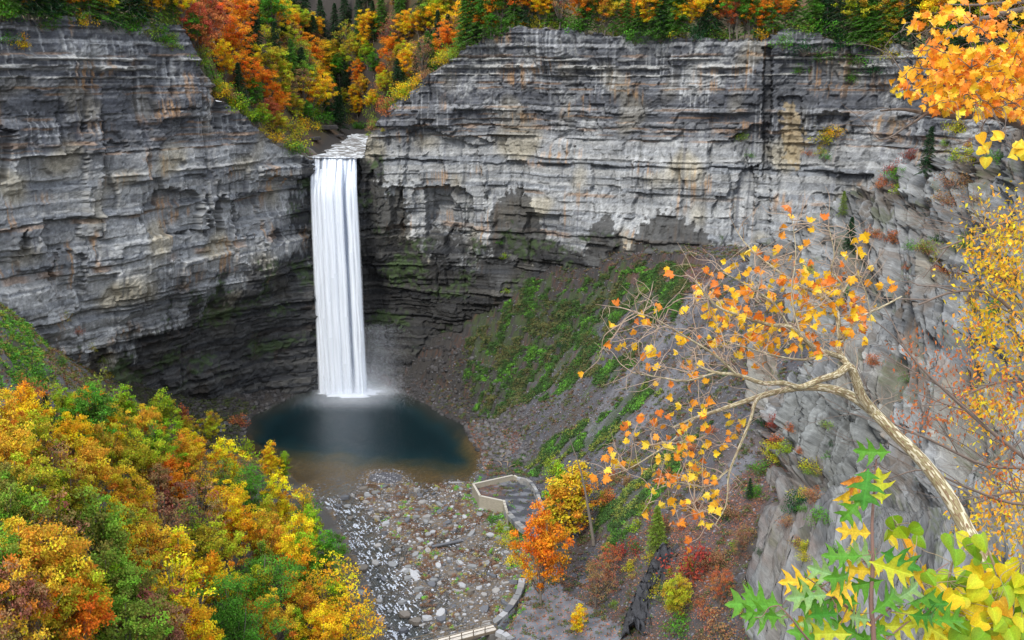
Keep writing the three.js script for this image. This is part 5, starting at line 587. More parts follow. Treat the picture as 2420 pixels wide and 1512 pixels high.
// plants clinging to the rock: found on the built rock at that pixel
const cling = [[1945, 335, 4.5, 'shrub', 'olive'], [1975, 320, 4, 'shrub', 'gold'], [1950, 375, 3, 'shrub', 'green'], [2185, 420, 9, 'conifer', 'pine'], [2150, 375, 3, 'shrub', 'red'], [2110, 405, 3, 'shrub', 'red'], [2085, 440, 2.6, 'shrub', 'rust'], [2120, 455, 2.6, 'shrub', 'lime'], [2250, 440, 4, 'shrub', 'brown'], [2300, 380, 4, 'shrub', 'olive'], [2260, 310, 4.5, 'shrub', 'olive'], [2235, 480, 3.5, 'shrub', 'brown'], [1990, 510, 5, 'conifer', 'sage'], [2005, 610, 8, 'conifer', 'pine'], [2110, 570, 2.6, 'shrub', 'rust'], [2150, 590, 2.4, 'shrub', 'green'], [2060, 560, 2.6, 'shrub', 'rust'], [1830, 1005, 2.5, 'shrub', 'red'], [1850, 1065, 2.6, 'shrub', 'lime'], [1800, 1115, 3, 'shrub', 'green'], [1770, 1180, 4, 'conifer', 'pine'], [2070, 1050, 2, 'shrub', 'green'], [2030, 1035, 1.6, 'shrub', 'olive'], [2005, 1195, 2.4, 'shrub', 'olive'], [1860, 1240, 2.2, 'shrub', 'brown'], [1920, 1170, 2, 'shrub', 'rust'], [2220, 640, 2.6, 'shrub', 'rust'], [2160, 700, 2.2, 'shrub', 'rust'], [2060, 860, 2.2, 'shrub', 'rust'], [2140, 900, 1.8, 'shrub', 'green'], [1950, 1080, 1.4, 'shrub', 'green'], [2050, 1330, 2, 'shrub', 'brown'], [1980, 1380, 1.8, 'shrub', 'olive'], [1900, 1300, 2, 'shrub', 'olive'],
  [1750, 330, 3, 'shrub', 'sage'], [1770, 370, 2.4, 'shrub', 'green'], [1180, 575, 1.8, 'shrub', 'green'], [1190, 610, 2, 'shrub', 'lime'], [1195, 690, 2.4, 'shrub', 'lime'], [1260, 700, 2.4, 'shrub', 'green'], [1400, 790, 2.6, 'shrub', 'green'], [1450, 700, 2.6, 'shrub', 'green'], [1520, 690, 2.4, 'shrub', 'sage'], [1370, 860, 2.6, 'shrub', 'green'], [1420, 850, 2.2, 'shrub', 'lime'], [1250, 800, 2.4, 'shrub', 'sage'], [1330, 820, 2.6, 'shrub', 'pine'], [1490, 760, 2.4, 'shrub', 'pine'], [540, 690, 1.6, 'shrub', 'green'], [20, 850, 3, 'shrub', 'green'], [55, 870, 3, 'shrub', 'lime'], [90, 890, 2.6, 'shrub', 'green'], [30, 900, 3, 'shrub', 'green'], [70, 920, 2.6, 'shrub', 'sage'], [155, 755, 2.4, 'shrub', 'olive'], [185, 790, 2.4, 'shrub', 'rust'], [215, 830, 2.6, 'shrub', 'olive'], [240, 860, 2.6, 'shrub', 'sage'], [255, 890, 2.4, 'shrub', 'olive'], [140, 860, 2.2, 'shrub', 'green'], [10, 930, 3, 'shrub', 'rust'], [20, 100, 4, 'shrub', 'green'], [50, 112, 3.5, 'shrub', 'gold'], [125, 66, 4, 'shrub', 'green'], [200, 58, 4, 'shrub', 'gold'], [260, 66, 4.5, 'shrub', 'pine'], [305, 74, 4.5, 'shrub', 'green'], [345, 82, 4.5, 'shrub', 'sage'], [385, 98, 4.5, 'shrub', 'green'], [405, 112, 4, 'shrub', 'sage'], [1500, 100, 4, 'shrub', 'green'], [1560, 95, 4.5, 'shrub', 'green'], [1640, 90, 4, 'shrub', 'pine'], [1850, 110, 4.5, 'shrub', 'green'], [1900, 122, 5, 'shrub', 'pine'], [1940, 140, 5, 'shrub', 'green'], [1990, 110, 5, 'shrub', 'pine'], [2030, 150, 5, 'shrub', 'green'], [2065, 172, 5, 'shrub', 'pine'], [2010, 190, 4, 'shrub', 'green'], [1890, 170, 3.5, 'shrub', 'green'], [2110, 140, 5, 'shrub', 'olive'], [850, 300, 3, 'shrub', 'green'], [870, 320, 1.6, 'shrub', 'lime'], [905, 310, 1.2, 'shrub', 'olive']];
{ const R = rng(616), cs = ['brown', 'rust', 'olive', 'sage', 'green', 'brown', 'pine', 'olive']; for (let i = 0; i < 85; i++) { const q = R(), u = q < 0.6 ? 1900 + 500 * R() : 1780 + 240 * R(), v = q < 0.6 ? 330 + 420 * R() : 1000 + 330 * R(); if (n2(u * 0.012, v * 0.012) < -0.1) continue; cling.push([u, v, 1.2 + 2.2 * R(), 'shrub', cs[Math.floor(R() * 8)]]); } }
for (const [u, v, h, f, c] of cling) { const p = groundAt(u, v); if (p) plant(f, c, p, h, v < 200 ? 'hanging over the cliff edge' : u > 1700 ? 'clinging to the rock spur' : u < 600 ? 'on the slope under the banded cliff' : 'on the slope under the pale cliff', v < 200 ? 'over the cliff edge' : u > 1700 ? 'on the rock spur' : u < 600 ? 'under the banded cliff' : 'under the pale cliff'); }
{ // leaning dead trunk, driftwood
  const B = newB(), a = hitFloor(1403, 1288); const top = atDepth(1345, 1035, project(a)[2] - 4); tubeInto(B, [a, a.clone().lerp(top, 0.35).add(V(0.5, 0, 0)), a.clone().lerp(top, 0.7).add(V(0.7, 0, 0)), top], 0.36, 0.07, 6); const m1 = a.clone().lerp(top, 0.55); tubeInto(B, [m1, m1.clone().add(V(1.2, 1.8, 0))], 0.06, 0.01, 4); tubeInto(B, [a.clone().lerp(top, 0.75), a.clone().lerp(top, 0.75).add(V(1.5, 1.2, 0))], 0.05, 0.01, 4);
  tag(mesh('dead_tree', geoFrom(B.p, B.i, { uv: B.u }), barkMat), 'leaning dead tree trunk behind the tall orange tree', 'tree');
  const drift = new THREE.MeshStandardMaterial({ color: new THREE.Color(0.30, 0.22, 0.15), roughness: 0.9, map: barkTex }), R = rng(6);
  for (let i = 0; i < 7; i++) { const D = newB(), p = hitFloor(1180 + 24 * R(), 1085 + 26 * R()), q = p.clone().add(V((R() - 0.5) * 3.2, 0.5 + 0.9 * R(), (R() - 0.5) * 3.5)); p.y += 0.1; tubeInto(D, [p, p.clone().lerp(q, 0.5).add(V(0.1, 0.12, 0)), q], 0.13, 0.05, 5); tag(mesh('driftwood_log', geoFrom(D.p, D.i, { uv: D.u }), drift), 'bleached driftwood log piled on the shore above the platform', 'log', 'driftwood above the platform'); }
  for (const [u0, v0, u1, v1, r, label] of [[1020, 1297, 1092, 1280, 0.34, 'long dark log lying across the middle of the stream bed'], [1250, 1030, 1290, 1008, 0.16, 'straight fallen log on the scree above the beach']]) { const D = newB(), p = hitFloor(u0, v0), q = hitFloor(u1, v1); p.y = floorH(p.x, -p.z) + r; q.y = floorH(q.x, -q.z) + r; tubeInto(D, [p, q], r, r * 0.8, 7); tag(mesh('fallen_log', geoFrom(D.p, D.i, { uv: D.u }), stoneMats[0]), label, 'log'); }
  // black rock ridge beside the path
  const D = [], I = [], cl = [], pts = [[1560, 1325], [1545, 1370], [1520, 1415], [1500, 1460], [1490, 1520]].map(([u, v]) => hitFloor(u, v)), c = new THREE.CatmullRomCurve3(pts); for (let i = 0; i <= 60; i++) { const p = c.getPoint(i / 60); for (let j = 0; j <= 14; j++) { const w = (j / 14 - 0.35) * 5, hh = Math.max(0, 1 - Math.abs(w - 0.2) / 2.2) * (3.2 + 1.2 * n2(i * 0.12, 3)), x = p.x + w + 0.5 * n2(i * 0.3, j * 0.4), d = -p.z + 0.5 * n2(i * 0.35, j * 0.35 + 9); D.push(x, floorH(x, d) - 0.2 + hh + 0.55 * Math.round(2 * n2(i * 0.3, j * 0.5)) + 0.4 * n2(i * 0.9, j * 0.9), -d); cl.push(0.055, 0.057, 0.066); if (i < 60 && j < 14) { const a = i * 15 + j; I.push(a, a + 1, a + 16, a, a + 16, a + 15); } } }
  structure('rock_ridge', geoFrom(D, I, { col: cl, uv: D.filter((_, i) => i % 3 !== 2).map(q => q / 4) }), rockMat, 'black jagged rock ridge above the leafy path');
  const darkRock = new THREE.MeshStandardMaterial({ color: new THREE.Color(0.055, 0.048, 0.045), roughness: 0.85, map: rockGrain });
  // dark ledges by the creek above the lip
  for (const [u, v, w, h, a, label] of [[770, 300, 7, 3.0, 0.1, 'dark ledge of rock strewn with leaves beside the creek above the falls'], [742, 325, 4, 2.2, 0.4, 'dark boulder leaning over the creek above the falls'], [800, 318, 3.4, 1.4, -0.2, 'low dark rock in the creek above the falls']]) { const p = hitUpper(u, v, 0.8); if (!p) continue; const b = mesh('ledge_rock', slabs[7], darkRock); b.position.copy(p).add(V(0, 0.3, 0)); b.scale.set(w, h * 1.6, w * 1.2); b.rotation.y = a; tag(b, label, 'rock'); }
}
// ---------------------------------------------------------------- the trees that reach into the view beside the overlook
function leafShape(outline, fold, cup) { // outline: right half from stalk (0,0) to tip (0,1); mirrored; a folded blade with some thickness of curve
  const pos = [], idx = [], col = [], uv = [], n = outline.length; const mid = outline.map((q, i) => [0, i / (n - 1)]); for (let s = -1; s <= 1; s += 2) { const b = pos.length / 3; for (let i = 0; i < n; i++) { const [x, y] = outline[i], m = mid[i][1]; pos.push(0, m, cup * m * (1 - m)); col.push(1.12, 1.1, 1.5, 0.9 + 0.35 * hash(i, n), 0.86 + 0.16 * hash(i + 5, n), 0.9); uv.push(0.5, m, 0.5 + s * x * 0.7, y); pos.push(s * x, y, fold * x - cup * x * x + cup * m * (1 - m)); } for (let i = 0; i < n - 1; i++) { const a = b + i * 2; s > 0 ? idx.push(a, a + 1, a + 3, a, a + 3, a + 2) : idx.push(a, a + 3, a + 1, a, a + 2, a + 3); } }
  return geoFrom(pos, idx, { col, uv });
}
const mapleOut = [[0.02, 0], [0.16, -0.06], [0.34, -0.1], [0.3, 0.06], [0.56, 0.2], [0.5, 0.3], [0.62, 0.5], [0.42, 0.46], [0.3, 0.5], [0.34, 0.72], [0.2, 0.68], [0.1, 0.86], [0, 1]];
const oakOut = [[0.015, 0], [0.03, 0.1], [0.10, 0.15], [0.28, 0.27], [0.12, 0.27], [0.06, 0.34], [0.10, 0.40], [0.26, 0.47], [0.42, 0.63], [0.24, 0.57], [0.08, 0.58], [0.09, 0.64], [0.22, 0.72], [0.33, 0.89], [0.17, 0.81], [0.08, 0.82], [0.07, 0.9], [0, 1]];
const heartOut = [[0.05, 0], [0.28, -0.08], [0.46, 0.06], [0.5, 0.22], [0.44, 0.42], [0.34, 0.6], [0.2, 0.78], [0.08, 0.92], [0, 1]];
const leafTex = grainTexture(256, (u, v) => { const x = Math.abs(u - 0.5), sv = Math.abs(((v - x * 0.9) * 7) % 1 - 0.5), vein = x < 0.014 ? 1 : sv < 0.05 ? 0.6 : 0, b = tn(u, v, 2.5, 2.5, 3), sp = tn(u, v, 9, 9, 5) > 0.42 ? 0.45 : 0, g = 0.82 + 0.2 * b; return [g + 0.16 * vein - 0.35 * sp, g + 0.16 * vein - 0.55 * sp, g + 0.3 * vein - 0.5 * sp]; });
const bladeMat = {}; function blade(r, g, b) { const k = `${r},${g},${b}`; return bladeMat[k] ??= new THREE.MeshPhysicalMaterial({ color: new THREE.Color(r, g, b), vertexColors: true, map: leafTex, roughness: 0.55, transmission: 0.42, thickness: 0, ior: 1.35, specularIntensity: 0.5, side: THREE.DoubleSide }); }
const mapleLeaves = [[0.25, 0.5], [-0.45, 0.6], [0.7, -0.5], [1.0, 0.7]].map(([f, c]) => leafShape(mapleOut, f, c)), oakLeaves = [[0.45, 0.5], [0.2, -0.45], [0.8, 0.3]].map(([f, c]) => leafShape(oakOut, f, c)), heartLeaves = [[0.4, 0.5], [-0.35, 0.55], [0.8, -0.4]].map(([f, c]) => leafShape(heartOut, f, c));
function place(parent, geo, mat, p, size, R, face = 0.75, name = 'leaf', ang = null) { // a leaf at p, its blade more or less towards the open air over the gorge
  const m = mesh(name, geo, mat, parent), n = V((R() - 0.5) * 2 * face, (R() - 0.35) * 1.5 * face + 0.25, 1).normalize(); Q.setFromUnitVectors(V(0, 0, 1), n); m.quaternion.copy(Q).multiply(new THREE.Quaternion().setFromAxisAngle(V(0, 0, 1), ang ?? R() * 6.2832)); m.position.copy(p); m.scale.setScalar(size); return m;
}
function inPolyRandom(P, R) { let a = 1e9, b = 1e9, c = -1e9, d = -1e9; for (const [x, y] of P) { a = Math.min(a, x); b = Math.min(b, y); c = Math.max(c, x); d = Math.max(d, y); } for (;;) { const x = a + (c - a) * R(), y = b + (d - b) * R(); if (inPoly(x, y, P)) return [x, y]; } }
function nearest(list, p) { let b = null, m = 1e9; for (const q of list) { const e = q.distanceToSquared(p); if (e < m) { m = e; b = q; } } return b; }
function twigTo(B, from, p, r0, r1, R, sag = 0.06) { const l = from.distanceTo(p), j = () => (R() - 0.5) * 0.16 * l; tubeInto(B, [from, from.clone().lerp(p, 0.33).add(V(j(), j() + sag * l, j())), from.clone().lerp(p, 0.68).add(V(j(), j(), j())), p], r0, r1, 4); }
{ // sycamore
  const R = rng(71), t = thing('sycamore_tree', 'pale barked sycamore leaning out over the gorge with scattered yellow orange leaves', 'tree', V(0, 0, 0));
  const limbs = [
    [[[2440, 1600, 12.4], [2335, 1335, 13], [2290, 1262, 13.2], [2240, 1170, 13.5], [2180, 1090, 13.8], [2120, 1030, 14], [2060, 970, 14.2], [2010, 935, 14.5], [1960, 918, 14.7], [1900, 915, 15], [1850, 922, 15.2], [1800, 935, 15.4], [1740, 955, 15.6], [1690, 972, 15.8], [1640, 988, 16], [1590, 1010, 16.2]], 0.125, 0.018, 9],
    [[[2070, 980, 14.2], [2035, 935, 14.1], [2022, 895, 14], [2006, 866, 13.9], [1978, 884, 13.8], [1938, 896, 13.7], [1890, 915, 13.6], [1850, 905, 13.4], [1800, 905, 13.2], [1740, 885, 13], [1690, 880, 13], [1640, 860, 13]], 0.085, 0.014, 7],
    [[[2010, 872, 13.9], [1988, 842, 14], [1980, 815, 14.2], [2000, 788, 14.3], [2030, 751, 14.5], [2086, 724, 14.8], [2130, 700, 15]], 0.055, 0.012, 6],
    [[[1990, 845, 14], [1961, 835, 13.8], [1927, 825, 13.6], [1890, 791, 13.4], [1863, 771, 13.3], [1823, 768, 13.2], [1782, 757, 13.1], [1742, 744, 13], [1694, 724, 12.9], [1664, 690, 12.8], [1640, 660, 12.8]], 0.05, 0.009, 6],
    [[[1985, 800, 14.2], [1974, 730, 14.3], [1957, 710, 14.4], [1930, 693, 14.4], [1887, 673, 14.5], [1856, 653, 14.6], [1809, 619, 14.7], [1785, 599, 14.8], [1755, 568, 14.9], [1738, 541, 15]], 0.045, 0.006, 6],
    [[[1975, 735, 14.3], [1991, 680, 14.2], [1964, 639, 14.1], [1971, 602, 14], [1957, 535, 14]], 0.026, 0.006, 5], [[[1991, 690, 14.2], [2020, 650, 14.3], [2045, 690, 14.4], [2060, 780, 14.4]], 0.02, 0.005, 5],
    [[[1800, 935, 15.4], [1785, 950, 15.2], [1770, 1000, 15], [1745, 1060, 14.8], [1722, 1120, 14.7], [1716, 1190, 14.6], [1690, 1240, 14.5]], 0.035, 0.008, 5], [[[1640, 988, 16], [1590, 1040, 15.8], [1540, 1075, 15.6], [1480, 1110, 15.4], [1420, 1130, 15.3]], 0.02, 0.005, 5],
    [[[1720, 1110, 14.7], [1670, 1150, 14.5], [1600, 1140, 14.3], [1540, 1160, 14.2]], 0.018, 0.005, 5], [[[1740, 885, 13], [1690, 840, 12.8], [1610, 790, 12.6], [1540, 750, 12.5], [1500, 740, 12.4]], 0.022, 0.005, 5], [[[1690, 880, 13], [1620, 900, 12.8], [1550, 890, 12.6], [1490, 880, 12.5]], 0.018, 0.005, 5],
    [[[1863, 771, 13.3], [1830, 720, 13.1], [1790, 690, 13], [1740, 660, 12.9], [1700, 640, 12.8]], 0.02, 0.005, 5], [[[1960, 835, 13.8], [1900, 850, 13.3], [1830, 840, 12.9], [1760, 820, 12.6], [1700, 800, 12.5]], 0.022, 0.005, 5], [[[1890, 790, 13.4], [1870, 700, 13.4], [1880, 600, 13.5], [1870, 510, 13.6]], 0.018, 0.004, 5]];
  const B = newB(), pts = []; for (const [l, r0, r1, sd] of limbs) { const P = l.map(p => atDepth(...p)); tubeInto(B, P, r0, r1, sd); new THREE.CatmullRomCurve3(P).getPoints(26).forEach((q, i) => { if (r0 < 0.1 || i > 12) pts.push(q); }); }
  const syBark = grainTexture(256, (u, v) => { const a = tn(u, v, 2.2, 2.6), b = tn(u, v, 3.5, 4, 4); return a > 0.16 ? [0.70, 0.67, 0.57] : b > 0.1 ? [0.42, 0.33, 0.24] : [0.50, 0.46, 0.33]; }, true); syBark.repeat.set(1, 0.5);
  mesh('trunk', geoFrom(B.p, B.i, { uv: B.u }), new THREE.MeshStandardMaterial({ map: syBark, roughness: 0.8 }), t);
  const T = newB(), mats = [blade(0.85, 0.56, 0.02), blade(0.85, 0.56, 0.02), blade(0.82, 0.46, 0.02), blade(0.78, 0.31, 0.02), blade(0.70, 0.22, 0.025), blade(0.84, 0.66, 0.05)];
  const P1 = [[1490, 770], [1560, 700], [1660, 640], [1760, 600], [1850, 500], [2050, 545], [2080, 700], [2070, 810], [1990, 850], [1900, 840], [1800, 880], [1650, 940], [1500, 900], [1450, 800]], P2 = [[1470, 1000], [1600, 930], [1720, 960], [1770, 990], [1700, 1060], [1700, 1220], [1640, 1250], [1560, 1230], [1500, 1080], [1430, 1110]], P3 = [[1640, 700], [1900, 640], [2050, 700], [2060, 800], [1900, 830], [1680, 830]];
  const spots = [[1590, 648], [1460, 724], [1440, 775], [1440, 810], [1380, 881], [1865, 487], [1949, 520], [2085, 676], [2112, 688], [1445, 1080], [1405, 1122], [1515, 1215], [1630, 1282], [1620, 1200], [1712, 640], [1650, 690], [1668, 632], [1770, 590], [1520, 745]]; while (spots.length < 250) spots.push(inPolyRandom(R() < 0.25 ? P2 : R() < 0.6 ? P3 : P1, R));
  let n = 0; for (const [u, v] of spots) { const near = nearest(pts, atDepth(u, v, 14)), zc = project(near)[2] + (R() - 0.5) * 1.8, p = atDepth(u, v, zc), from = nearest(pts, p); twigTo(T, from, p, 0.0085, 0.003, R); if (from.distanceTo(p) > 0.5) pts.push(from.clone().lerp(p, 0.6)); const k = n > 300 ? 0 : R() < 0.3 ? 2 : R() < 0.65 ? 1 : 1; for (let i = 0; i < k && n < 300; i++, n++) { const q = i ? p.clone().add(V((R() - 0.5) * 0.3, (R() - 0.5) * 0.3, (R() - 0.5) * 0.3)) : p, lower = v > 880 ? 2 : 0; place(t, mapleLeaves[Math.floor(R() * 4)], mats[Math.min(5, Math.floor(R() * (6 - lower)) + lower) % 6], q, 0.10 + 0.055 * R(), R, 1.7); } }
  const X = newB(); for (let i = 0; i < 210; i++) { const [u, v] = inPolyRandom(R() < 0.3 ? P2 : R() < 0.55 ? P3 : P1, R), near = nearest(pts, atDepth(u, v, 14.2)), p = atDepth(u, v, project(near)[2] + (R() - 0.5) * 1.2), g = mapleLeaves[Math.floor(R() * 4)], a = g.attributes.position, k = X.p.length / 3, s = 0.08 + 0.05 * R(), q = new THREE.Quaternion().setFromEuler(new THREE.Euler((R() - 0.5) * 1.6, (R() - 0.5) * 1.6, R() * 6.28)), c = mats[Math.floor(R() * 5)].color; twigTo(T, nearest(pts, p), p, 0.005, 0.002, R); for (let j = 0; j < a.count; j++) { v3.fromBufferAttribute(a, j).multiplyScalar(s).applyQuaternion(q).add(p); X.p.push(v3.x, v3.y, v3.z); X.c.push(c.r, c.g, c.b); } for (const x of g.index.array) X.i.push(k + x); }
  mesh('foliage', geoFrom(X.p, X.i, { col: X.c }), new THREE.MeshPhysicalMaterial({ vertexColors: true, roughness: 0.6, transmission: 0.42, thickness: 0, ior: 1.35, side: THREE.DoubleSide }), t).userData.kind = 'stuff';
  for (let i = 0; i < 230; i++) { const from = pts[Math.floor(R() * pts.length)], q = from.clone().add(V((R() - 0.65) * 1.1, (R() - 0.3) * 0.9, (R() - 0.5) * 1.0)); twigTo(T, from, q, 0.007, 0.002, R); for (let k = 0; k < 2; k++) { const s = from.clone().lerp(q, 0.4 + 0.4 * R()); twigTo(T, s, s.clone().add(V((R() - 0.6) * 0.4, (R() - 0.35) * 0.4, (R() - 0.5) * 0.4)), 0.004, 0.0015, R); } }
  mesh('twigs', geoFrom(T.p, T.i, { uv: T.u }), new THREE.MeshStandardMaterial({ color: new THREE.Color(0.30, 0.22, 0.16), roughness: 0.85 }), t);
}
{ // maple bough above
  const R = rng(93), t = thing('maple_tree', 'spreading maple bough thick with orange yellow leaves over the overlook', 'tree', V(0, 0, 0)), B = newB(), pts = [];
  for (const [l, r0, r1] of [[[[2700, 420, 8], [2520, 340, 8], [2419, 298, 8], [2340, 272, 8], [2260, 276, 7.9], [2190, 268, 7.8], [2130, 258, 7.8], [2080, 262, 7.8]], 0.055, 0.008], [[[2700, -40, 8.3], [2500, 10, 8.2], [2419, 22, 8.1], [2340, 40, 8], [2290, 55, 8], [2240, 90, 7.9], [2190, 120, 7.8]], 0.04, 0.006], [[[2500, 10, 8.2], [2400, 5, 8.4], [2300, 12, 8.5], [2230, 10, 8.6]], 0.025, 0.005], [[[2340, 272, 8], [2290, 210, 7.8], [2230, 170, 7.6], [2160, 160, 7.5]], 0.02, 0.004], [[[2419, 298, 8], [2380, 220, 8.2], [2350, 150, 8.3], [2330, 90, 8.3]], 0.022, 0.004], [[[2520, 340, 8], [2470, 240, 7.6], [2420, 160, 7.5], [2390, 110, 7.5]], 0.025, 0.004], [[[2260, 276, 7.9], [2210, 230, 8.1], [2150, 190, 8.2], [2090, 110, 8.3]], 0.014, 0.003], [[[2190, 268, 7.8], [2140, 300, 7.6], [2080, 330, 7.5], [2050, 300, 7.5]], 0.012, 0.003], [[[2340, 270, 8], [2320, 300, 7.9], [2318, 350, 7.8], [2330, 380, 7.8]], 0.008, 0.003], [[[2430, 300, 8], [2410, 340, 7.9], [2402, 380, 7.9]], 0.008, 0.003]]) { const P = l.map(p => atDepth(...p)); tubeInto(B, P, r0, r1, 6); pts.push(...new THREE.CatmullRomCurve3(P).getPoints(24)); }
  const mats = [blade(0.85, 0.46, 0.02), blade(0.85, 0.36, 0.02), blade(0.78, 0.26, 0.02), blade(0.85, 0.56, 0.03), blade(0.80, 0.68, 0.04)], big = [], small = newB();
  const P1 = [[2135, 45], [2210, 15], [2330, -20], [2440, -20], [2440, 290], [2360, 285], [2250, 272], [2170, 250], [2120, 235], [2090, 200], [2150, 170], [2170, 110]], P2 = [[2200, 140], [2419, 100], [2419, 280], [2190, 260]];
  for (let i = 0; i < 1250; i++) { const [u, v] = inPolyRandom(R() < 0.6 ? P2 : P1, R); if (n2(u * 0.018, v * 0.024) < -0.45) continue; const z = 7.2 + 1.6 * R(), p = atDepth(u, v, z), from = nearest(pts, p); if (i % 3 === 0) { twigTo(B, from, p, 0.005, 0.0018, R); pts.push(from.clone().lerp(p, 0.6)); } const m = mats[Math.floor(R() * 4.3)], s = 0.05 + 0.034 * R(), g = mapleLeaves[Math.floor(R() * 4)]; if (big.length < 290) big.push(place(t, g, m, p, s, R, 0.8)); else { const d = p.clone(), k = small.p.length / 3, az = R() * 6.28, ti = R() - 0.3; const a = g.attributes.position, q = new THREE.Quaternion().setFromEuler(new THREE.Euler((R() - 0.5) * 1.2, (R() - 0.5) * 1.2, az)); for (let j = 0; j < a.count; j++) { v3.fromBufferAttribute(a, j).multiplyScalar(s).applyQuaternion(q).add(d); small.p.push(v3.x, v3.y, v3.z); const c = m.color; small.c.push(c.r, c.g, c.b); } for (const x of g.index.array) small.i.push(k + x); } }
  const f = mesh('foliage', geoFrom(small.p, small.i, { col: small.c }), new THREE.MeshPhysicalMaterial({ vertexColors: true, roughness: 0.6, transmission: 0.42, thickness: 0, ior: 1.35, side: THREE.DoubleSide }), t); f.userData.kind = 'stuff';
  for (const [u, v] of [[2310, 318], [2322, 340], [2335, 350], [2310, 352], [2345, 322], [2398, 336], [2406, 352], [2395, 365], [2408, 372], [2330, 372], [2365, 330], [2415, 345]]) { const p = atDepth(u, v, 6.8); place(t, heartLeaves[Math.floor(R() * 3)], mats[3 + Math.floor(R() * 2)], p, 0.075 + 0.025 * R(), R); twigTo(B, nearest(pts, p), p, 0.003, 0.0015, R); }
  for (let i = 0; i < 120; i++) { const from = pts[Math.floor(R() * pts.length)], q = from.clone().add(V((R() - 0.8) * 0.6, (R() - 0.4) * 0.5, (R() - 0.5) * 0.5)); twigTo(B, from, q, 0.004, 0.0014, R); }
  mesh('branches', geoFrom(B.p, B.i, { uv: B.u }), new THREE.MeshStandardMaterial({ color: new THREE.Color(0.13, 0.10, 0.08), roughness: 0.85, map: barkTex }), t);
}
{ // bare, seed hung trees at the edge of the rock
  const R = rng(17), mk = (label, limbs, clumps, seeds, col, seedCol, N) => { const t = thing('half_bare_tree', label, 'tree', V(0, 0, 0)), B = newB(), pts = []; const grow = (a, dir_, len, r, depth) => { const b = a.clone().addScaledVector(dir_, len).add(V((R() - 0.5) * 0.2 * len, (R() - 0.4) * 0.25 * len, (R() - 0.5) * 0.3 * len)), m = a.clone().lerp(b, 0.5).add(V(0, 0.07 * len * (R() - 0.3), 0)); tubeInto(B, [a, m, b], r, r * 0.45, 4); pts.push(m, b); if (depth > 0) { const k = 2 + (R() < 0.5 ? 1 : 0); for (let i = 0; i < k; i++) { const d2 = dir_.clone().add(V((R() - 0.5) * 1.3, (R() - 0.4) * 1.2, (R() - 0.5) * 1.2)).normalize(); grow(a.clone().lerp(b, 0.35 + 0.65 * R()), d2, len * (0.5 + 0.25 * R()), r * 0.5, depth - 1); } } };
    for (const [l, r0] of limbs) { const P = l.map(p => atDepth(...p)), c = new THREE.CatmullRomCurve3(P); tubeInto(B, P, r0, r0 * 0.3, 6); const q = c.getPoints(14); pts.push(...q); for (let i = 3; i < 14; i += 2) { const tg = c.getTangent(i / 14); grow(q[i], tg.clone().add(V((R() - 0.5) * 1.2, R() * 1.2 - 0.4, (R() - 0.5))).normalize(), 0.9 + 0.8 * R(), r0 * 0.28, 2); } }
    mesh('branches', geoFrom(B.p, B.i, { uv: B.u }), new THREE.MeshStandardMaterial({ color: new THREE.Color(0.14, 0.105, 0.085), roughness: 0.9 }), t);
    const L = newB(); for (const [u, v, z, rad, k] of clumps) { const c = atDepth(u, v, z); for (let i = 0; i < k; i++) { const g = () => (R() + R() + R() - 1.5) * rad, cc = jitterC(R, 0.8 + 0.4 * R(), 0.6), x = c.x + g(), y = c.y + g(), zz = c.z + g(); leafInto(L, x, y, zz, 0.13 * (0.7 + 0.6 * R()), 0.08, R, 2.6, cc); } twigTo(B, nearest(pts, c), c, 0.012, 0.004, R); }
    if (clumps.length) mesh('crown', geoFrom(L.p, L.i, { col: L.c }), leafMat(col), t);
    const S = newB(); for (const [u, v, z, k] of seeds) { const c = atDepth(u, v, z); for (let i = 0; i < k; i++) leafInto(S, c.x + (R() - 0.5) * 0.45, c.y + (R() - 0.5) * 0.5, c.z + (R() - 0.5) * 0.4, 0.09, 0.05, R, 5, jitterC(R, 1, 0.2)); } if (seeds.length) mesh('seed_clusters', geoFrom(S.p, S.i, { col: S.c }), leafMat(seedCol), t); };
  const cl = []; for (const [u, v, r, k] of [[2360, 520, 0.9, 240], [2400, 560, 1.0, 300], [2370, 600, 0.9, 260], [2340, 640, 0.8, 220], [2410, 640, 1.0, 280], [2350, 745, 1.0, 340], [2400, 790, 1.1, 360], [2330, 760, 0.6, 160], [2370, 830, 0.8, 220], [2335, 975, 0.9, 280], [2395, 960, 0.9, 220], [2300, 960, 0.5, 110], [2350, 1210, 1.0, 320], [2400, 1250, 1.1, 340], [2400, 1150, 0.8, 200]]) cl.push([u, v, 21 + 3 * R(), r, k]);
  mk('half bare tree hung with amber leaf clusters beside the rock spur', [[[[2620, 900, 22], [2480, 820, 22], [2400, 740, 22], [2330, 690, 22], [2250, 690, 22], [2170, 720, 22]], 0.07], [[[2620, 900, 22], [2480, 960, 22], [2400, 900, 22], [2310, 920, 22], [2220, 970, 22]], 0.06], [[[2620, 700, 23], [2480, 620, 23], [2400, 560, 23], [2300, 560, 23], [2220, 590, 23]], 0.06], [[[2640, 1200, 21], [2500, 1180, 21], [2400, 1160, 21], [2300, 1190, 21]], 0.06], [[[2620, 480, 23], [2500, 500, 23], [2400, 520, 23], [2300, 540, 23], [2240, 525, 23]], 0.04]], cl, [], 'amber', 'brown');
  const sd = []; for (let i = 0; i < 46; i++) sd.push([2100 + 200 * R(), 780 + 250 * R(), 17 + 2 * R(), 12]); for (let i = 0; i < 20; i++) sd.push([2330 + 90 * R(), 880 + 330 * R(), 16, 14]);
